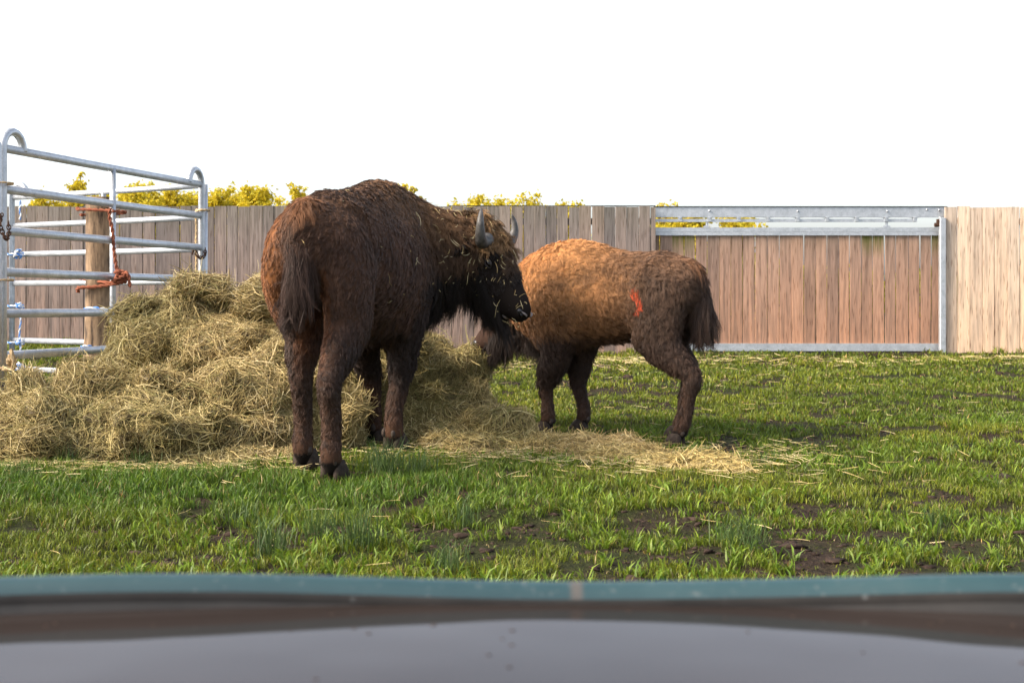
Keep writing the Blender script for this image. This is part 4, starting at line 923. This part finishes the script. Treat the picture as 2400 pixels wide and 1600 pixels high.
def make_grass():
    r = np.random.default_rng(33); VV = []; TT = []; CC = []; off = 0
    def put(V, T, C):
        nonlocal off
        VV.append(V); TT.append(T + off); CC.append(C); off += len(V)
    bands = [(2.4, 4.2, 2200, .0042, .042), (4.2, 5.6, 8600, .0034, .036), (5.6, 7.4, 7600, .0038, .039), (7.4, 9.5, 4800, .0050, .038), (9.5, 12.5, 2800, .0075, .040), (12.5, 15.5, 1500, .011, .045), (15.5, 18.75, 1000, .014, .056)]
    for y0, y1, dn, w, ln in bands:
        hw = lambda y: .41 * y + .7
        n = int(dn * (y1 - y0) * 2 * hw((y0 + y1) / 2)); y = r.uniform(y0, y1, n); x = r.uniform(-1, 1, n) * hw(y)
        b = bare(x, y); k = (r.uniform(0, 1, n) > b * .93) & ~on_hay(x, y); x, y, b = x[k], y[k], b[k]; n = len(x)
        cl = noise2(x, y, 5, 81); big = noise2(x, y, 1.1, 82)
        L = ln * (.55 + .9 * cl) * r.uniform(.6, 1.35, n) * (1 - .45 * b)
        lush = sstep(5.6, 6.4, y) * sstep(7.9, 7.0, y) * sstep(.6, -.6, x); L = L * (1 + .55 * lush); L = L * (1 + .5 * sstep(18.2, 18.6, y) * (sstep(1.9, 1.6, x) + sstep(5.9, 6.2, x)))
        c = lerp(np.array([.085, .135, .010]), np.array([.185, .215, .016]), big[:, None]); c = lerp(c, np.array([.055, .140, .014]), lush[:, None] * .6)
        dry = (r.uniform(0, 1, n) < .05 + .08 * b)[:, None]; c = np.where(dry, np.array([.26, .20, .08]), c) * r.uniform(.4, 1.3, (n, 1))
        yel = r.uniform(0, 1, (n, 1)) < .18; c = np.where(yel, c * [1.45, 1.2, .9], c)
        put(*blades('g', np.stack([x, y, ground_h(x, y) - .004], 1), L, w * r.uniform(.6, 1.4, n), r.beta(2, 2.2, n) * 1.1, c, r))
    # broad-leaved rosettes in the near turf
    n0 = 9000; y = r.uniform(3.8, 10.0, n0); x = r.uniform(-1, 1, n0) * (.41 * y + .5); k = (bare(x, y) < .6) & ~on_hay(x, y) & (noise2(x, y, 1.6, 90) > .36); x, y = x[k], y[k]
    m = 7; x = np.repeat(x, m) + r.normal(0, .008, len(x) * m); y = np.repeat(y, m) + r.normal(0, .008, len(y) * m); n = len(x)
    c = lerp(np.array([.09, .17, .013]), np.array([.19, .26, .02]), r.uniform(0, 1, (n, 1)))
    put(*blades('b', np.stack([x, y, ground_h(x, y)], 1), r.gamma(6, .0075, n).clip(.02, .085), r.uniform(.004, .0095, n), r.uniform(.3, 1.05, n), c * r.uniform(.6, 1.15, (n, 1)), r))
    # wiry rush tufts
    for px, py, L0, cnt in ((905, 1118, .22, 130), (870, 1100, .16, 60), (635, 1285, .17, 110), (840, 1275, .18, 110), (745, 1240, .14, 70), (1090, 1215, .13, 80), (1050, 1325, .14, 70), (1755, 1280, .17, 90), (1700, 1260, .13, 50), (985, 1110, .15, 70), (160, 1085, .13, 80), (60, 1130, .12, 80), (330, 1090, .12, 70), (2190, 1220, .10, 50), (1800, 1080, .09, 40), (560, 1205, .12, 60)):
        d = F_PX / (py - HOR); q = P(px, py, d); x = r.normal(q[0], .035, cnt); y = r.normal(q[1], .04, cnt)
        c = lerp(np.array([.045, .085, .02]), np.array([.085, .13, .035]), r.uniform(0, 1, (cnt, 1)))
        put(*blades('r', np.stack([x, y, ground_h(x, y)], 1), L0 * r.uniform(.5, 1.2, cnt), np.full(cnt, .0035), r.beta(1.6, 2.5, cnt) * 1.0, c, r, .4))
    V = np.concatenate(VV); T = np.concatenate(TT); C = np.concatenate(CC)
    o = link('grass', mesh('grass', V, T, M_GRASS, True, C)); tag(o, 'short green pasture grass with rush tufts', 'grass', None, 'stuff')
    # trodden clods of earth in the bare patches
    n0 = 15000; y = 3.5 + 14.5 * r.uniform(0, 1, n0) ** 1.5 ; x = r.uniform(-1, 1, n0) * (.41 * y + .5); k = (bare(x, y) > .55) & ~on_hay(x, y); x, y = x[k], y[k]
    V2, F2, o2 = [], [], 0
    e = MB(); e.ell((0, 0, 0), (1, 1, 1), 6, 4); ev = np.concatenate(e.v); ef = e.f
    for a, b in zip(x, y):
        s = r.gamma(3, .0028) * (1 + .05 * b); q = ev * s * [r.uniform(.8, 1.5), r.uniform(.8, 1.5), .38] * (1 + .5 * r.normal(0, 1, (len(ev), 1)).clip(-1, 1)) + [a, b, float(ground_h(a, b)) + s * .05]
        V2.append(q); F2 += [tuple(i + o2 for i in f) for f in ef]; o2 += len(ev)
    o = link('mud_clods', mesh('mud_clods', np.concatenate(V2), F2, M_MUD)); tag(o, 'trodden clods of brown mud between the grass', 'mud', None, 'stuff')
make_grass()

# ------------------------------------------------------------------ water trough in front of the camera
def trough():
    cy, ax, ay = .85, 1.15, .45
    root = empty('water_trough', (0, cy, 0)); tag(root, 'teal plastic water trough with a thick rolled rim', 'trough')
    K = 160; a = np.linspace(0, 2 * math.pi, K, endpoint=False)
    sx = np.array([0, 250, 500, 800, 1100, 1300, 1500, 1800, 2100, 2400.]); sy = np.array([1352, 1344, 1342, 1349, 1361, 1364, 1363, 1358, 1349, 1340.])   # sag of the rim
    pxs = (sx - 1200) / F_PX * 1.285; dd = cy + ay * np.sqrt(1 - (pxs / ax) ** 2); zs = CAM_H - (sy - HOR) / F_PX * dd
    xx = ax * np.cos(a); yy = ay * np.sin(a); zr = np.interp(xx, pxs, zs)
    ker = np.hanning(9); ker /= ker.sum(); zr = np.convolve(np.concatenate([zr[-4:], zr, zr[:4]]), ker, 'valid')
    nrm = unit(np.stack([xx / ax ** 2, yy / ay ** 2], 1))
    def ring(off, z): return np.stack([xx + nrm[:, 0] * off, yy + nrm[:, 1] * off, np.broadcast_to(z, (K,))], 1)
    def loft(rings, name, mat, closed=None):
        V = np.concatenate(rings); n = len(rings)
        Fc = [(i * K + j, i * K + (j + 1) % K, (i + 1) * K + (j + 1) % K, (i + 1) * K + j) for i in range(n - 1) for j in range(K)]
        if closed: Fc.append(tuple((n - 1) * K + j for j in range(K)))
        return link(name, mesh(name, V, Fc, mat), root)
    m, nt, b = mat_new('teal_plastic')
    v = mapped(nt, (1, 1, 1), False); g = noise_tex(nt, v, 6, 5, .6); g2 = noise_tex(nt, v, 120, 3, .6)
    c = ramp(nt, g, [(.3, (.014, .042, .050)), (.6, (.024, .057, .064)), (.8, (.040, .068, .072))])
    c = mix(nt, ramp(nt, g2, [(.62, (0, 0, 0)), (.72, (.5, .5, .5))]), c, (.16, .17, .165))
    # scuffs of dried mud across the rim
    tc = N(nt, 'ShaderNodeTexCoord'); sp = N(nt, 'ShaderNodeSeparateXYZ'); nt.links.new(tc.outputs['Object'], sp.inputs[0])
    w = N(nt, 'ShaderNodeMath', operation='SUBTRACT'); nt.links.new(sp.outputs['X'], w.inputs[0]); w.inputs[1].default_value = .061
    wa = N(nt, 'ShaderNodeMath', operation='ABSOLUTE'); nt.links.new(w.outputs[0], wa.inputs[0])
    mr = N(nt, 'ShaderNodeMapRange'); nt.links.new(wa.outputs[0], mr.inputs[0]); mr.inputs[1].default_value = .003; mr.inputs[2].default_value = .008; mr.inputs[3].default_value = .8; mr.inputs[4].default_value = 0
    c = mix(nt, mr.outputs[0], c, (.085, .072, .062))
    nt.links.new(c, b.inputs['Base Color']); b.inputs['Roughness'].default_value = .38; bump(nt, b, g2, .05, .002)
    m2, nt2, b2 = mat_new('shaded_inner_wall')  # shade on the inner wall and lower rim put into this dark grey
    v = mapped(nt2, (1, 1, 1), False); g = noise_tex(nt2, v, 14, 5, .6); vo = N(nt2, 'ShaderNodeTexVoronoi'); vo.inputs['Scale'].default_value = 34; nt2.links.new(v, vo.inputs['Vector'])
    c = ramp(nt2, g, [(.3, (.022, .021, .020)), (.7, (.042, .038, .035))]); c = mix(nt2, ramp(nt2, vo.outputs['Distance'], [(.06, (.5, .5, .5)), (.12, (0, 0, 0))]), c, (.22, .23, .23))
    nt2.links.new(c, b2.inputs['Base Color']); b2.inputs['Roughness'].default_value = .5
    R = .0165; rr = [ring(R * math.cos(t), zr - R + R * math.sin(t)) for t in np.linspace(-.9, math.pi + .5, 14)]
    loft([ring(.0, -.03), ring(.0, .02), ring(.004, .3), ring(.006, zr - .04), ring(.010, zr - .032)], 'outer_wall', m)
    loft(rr[:12], 'rim', m); loft(rr[11:], 'shaded_lip', m2)  # lower inner half of the rim takes the painted shade colour
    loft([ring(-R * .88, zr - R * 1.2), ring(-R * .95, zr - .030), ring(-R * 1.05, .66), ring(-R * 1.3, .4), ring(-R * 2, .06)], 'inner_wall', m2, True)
    mw, nt3, b3 = mat_new('murky_water')
    v = mapped(nt3, (1, 1, 1), False); g = noise_tex(nt3, v, 3.5, 2, .5); g4 = noise_tex(nt3, v, 2.2, 2, .5)
    nt3.links.new(ramp(nt3, g4, [(.3, (.020, .015, .013)), (.7, (.032, .024, .021))]), b3.inputs['Base Color'])
    b3.inputs['Roughness'].default_value = .03; b3.inputs['IOR'].default_value = 1.2; b3.inputs['Specular Tint'].default_value = (1, .86, .81, 1); b3.inputs['Specular IOR Level'].default_value = .5; bump(nt3, b3, g, .10, .02)
    Wr = ring(-R * 1.06 + .006, .6945); V = np.concatenate([Wr, [[0, 0, .6945]]])
    o = link('water', mesh('water', V, [(j, (j + 1) % K, K) for j in range(K)], mw)); o.location = (0, cy, 0); tag(o, 'still murky water inside the trough', None, None, 'structure')
    # flecks floating on the water
    r = np.random.default_rng(4); b = MB()
    for k in range(30):
        x = r.uniform(-.5, .5); y = cy + ay * math.sqrt(1 - (x / ax) ** 2) - .04 - abs(r.normal(0, .10)); s = r.uniform(.0007, .0018); b.ell((x, y, .69458), (s * r.uniform(1, 2.2), s, .0008), 7, 4)
    tag(b.build('floating_flecks', M_MUD), 'dark flecks floating on the trough water', 'debris', None, 'stuff')
trough()
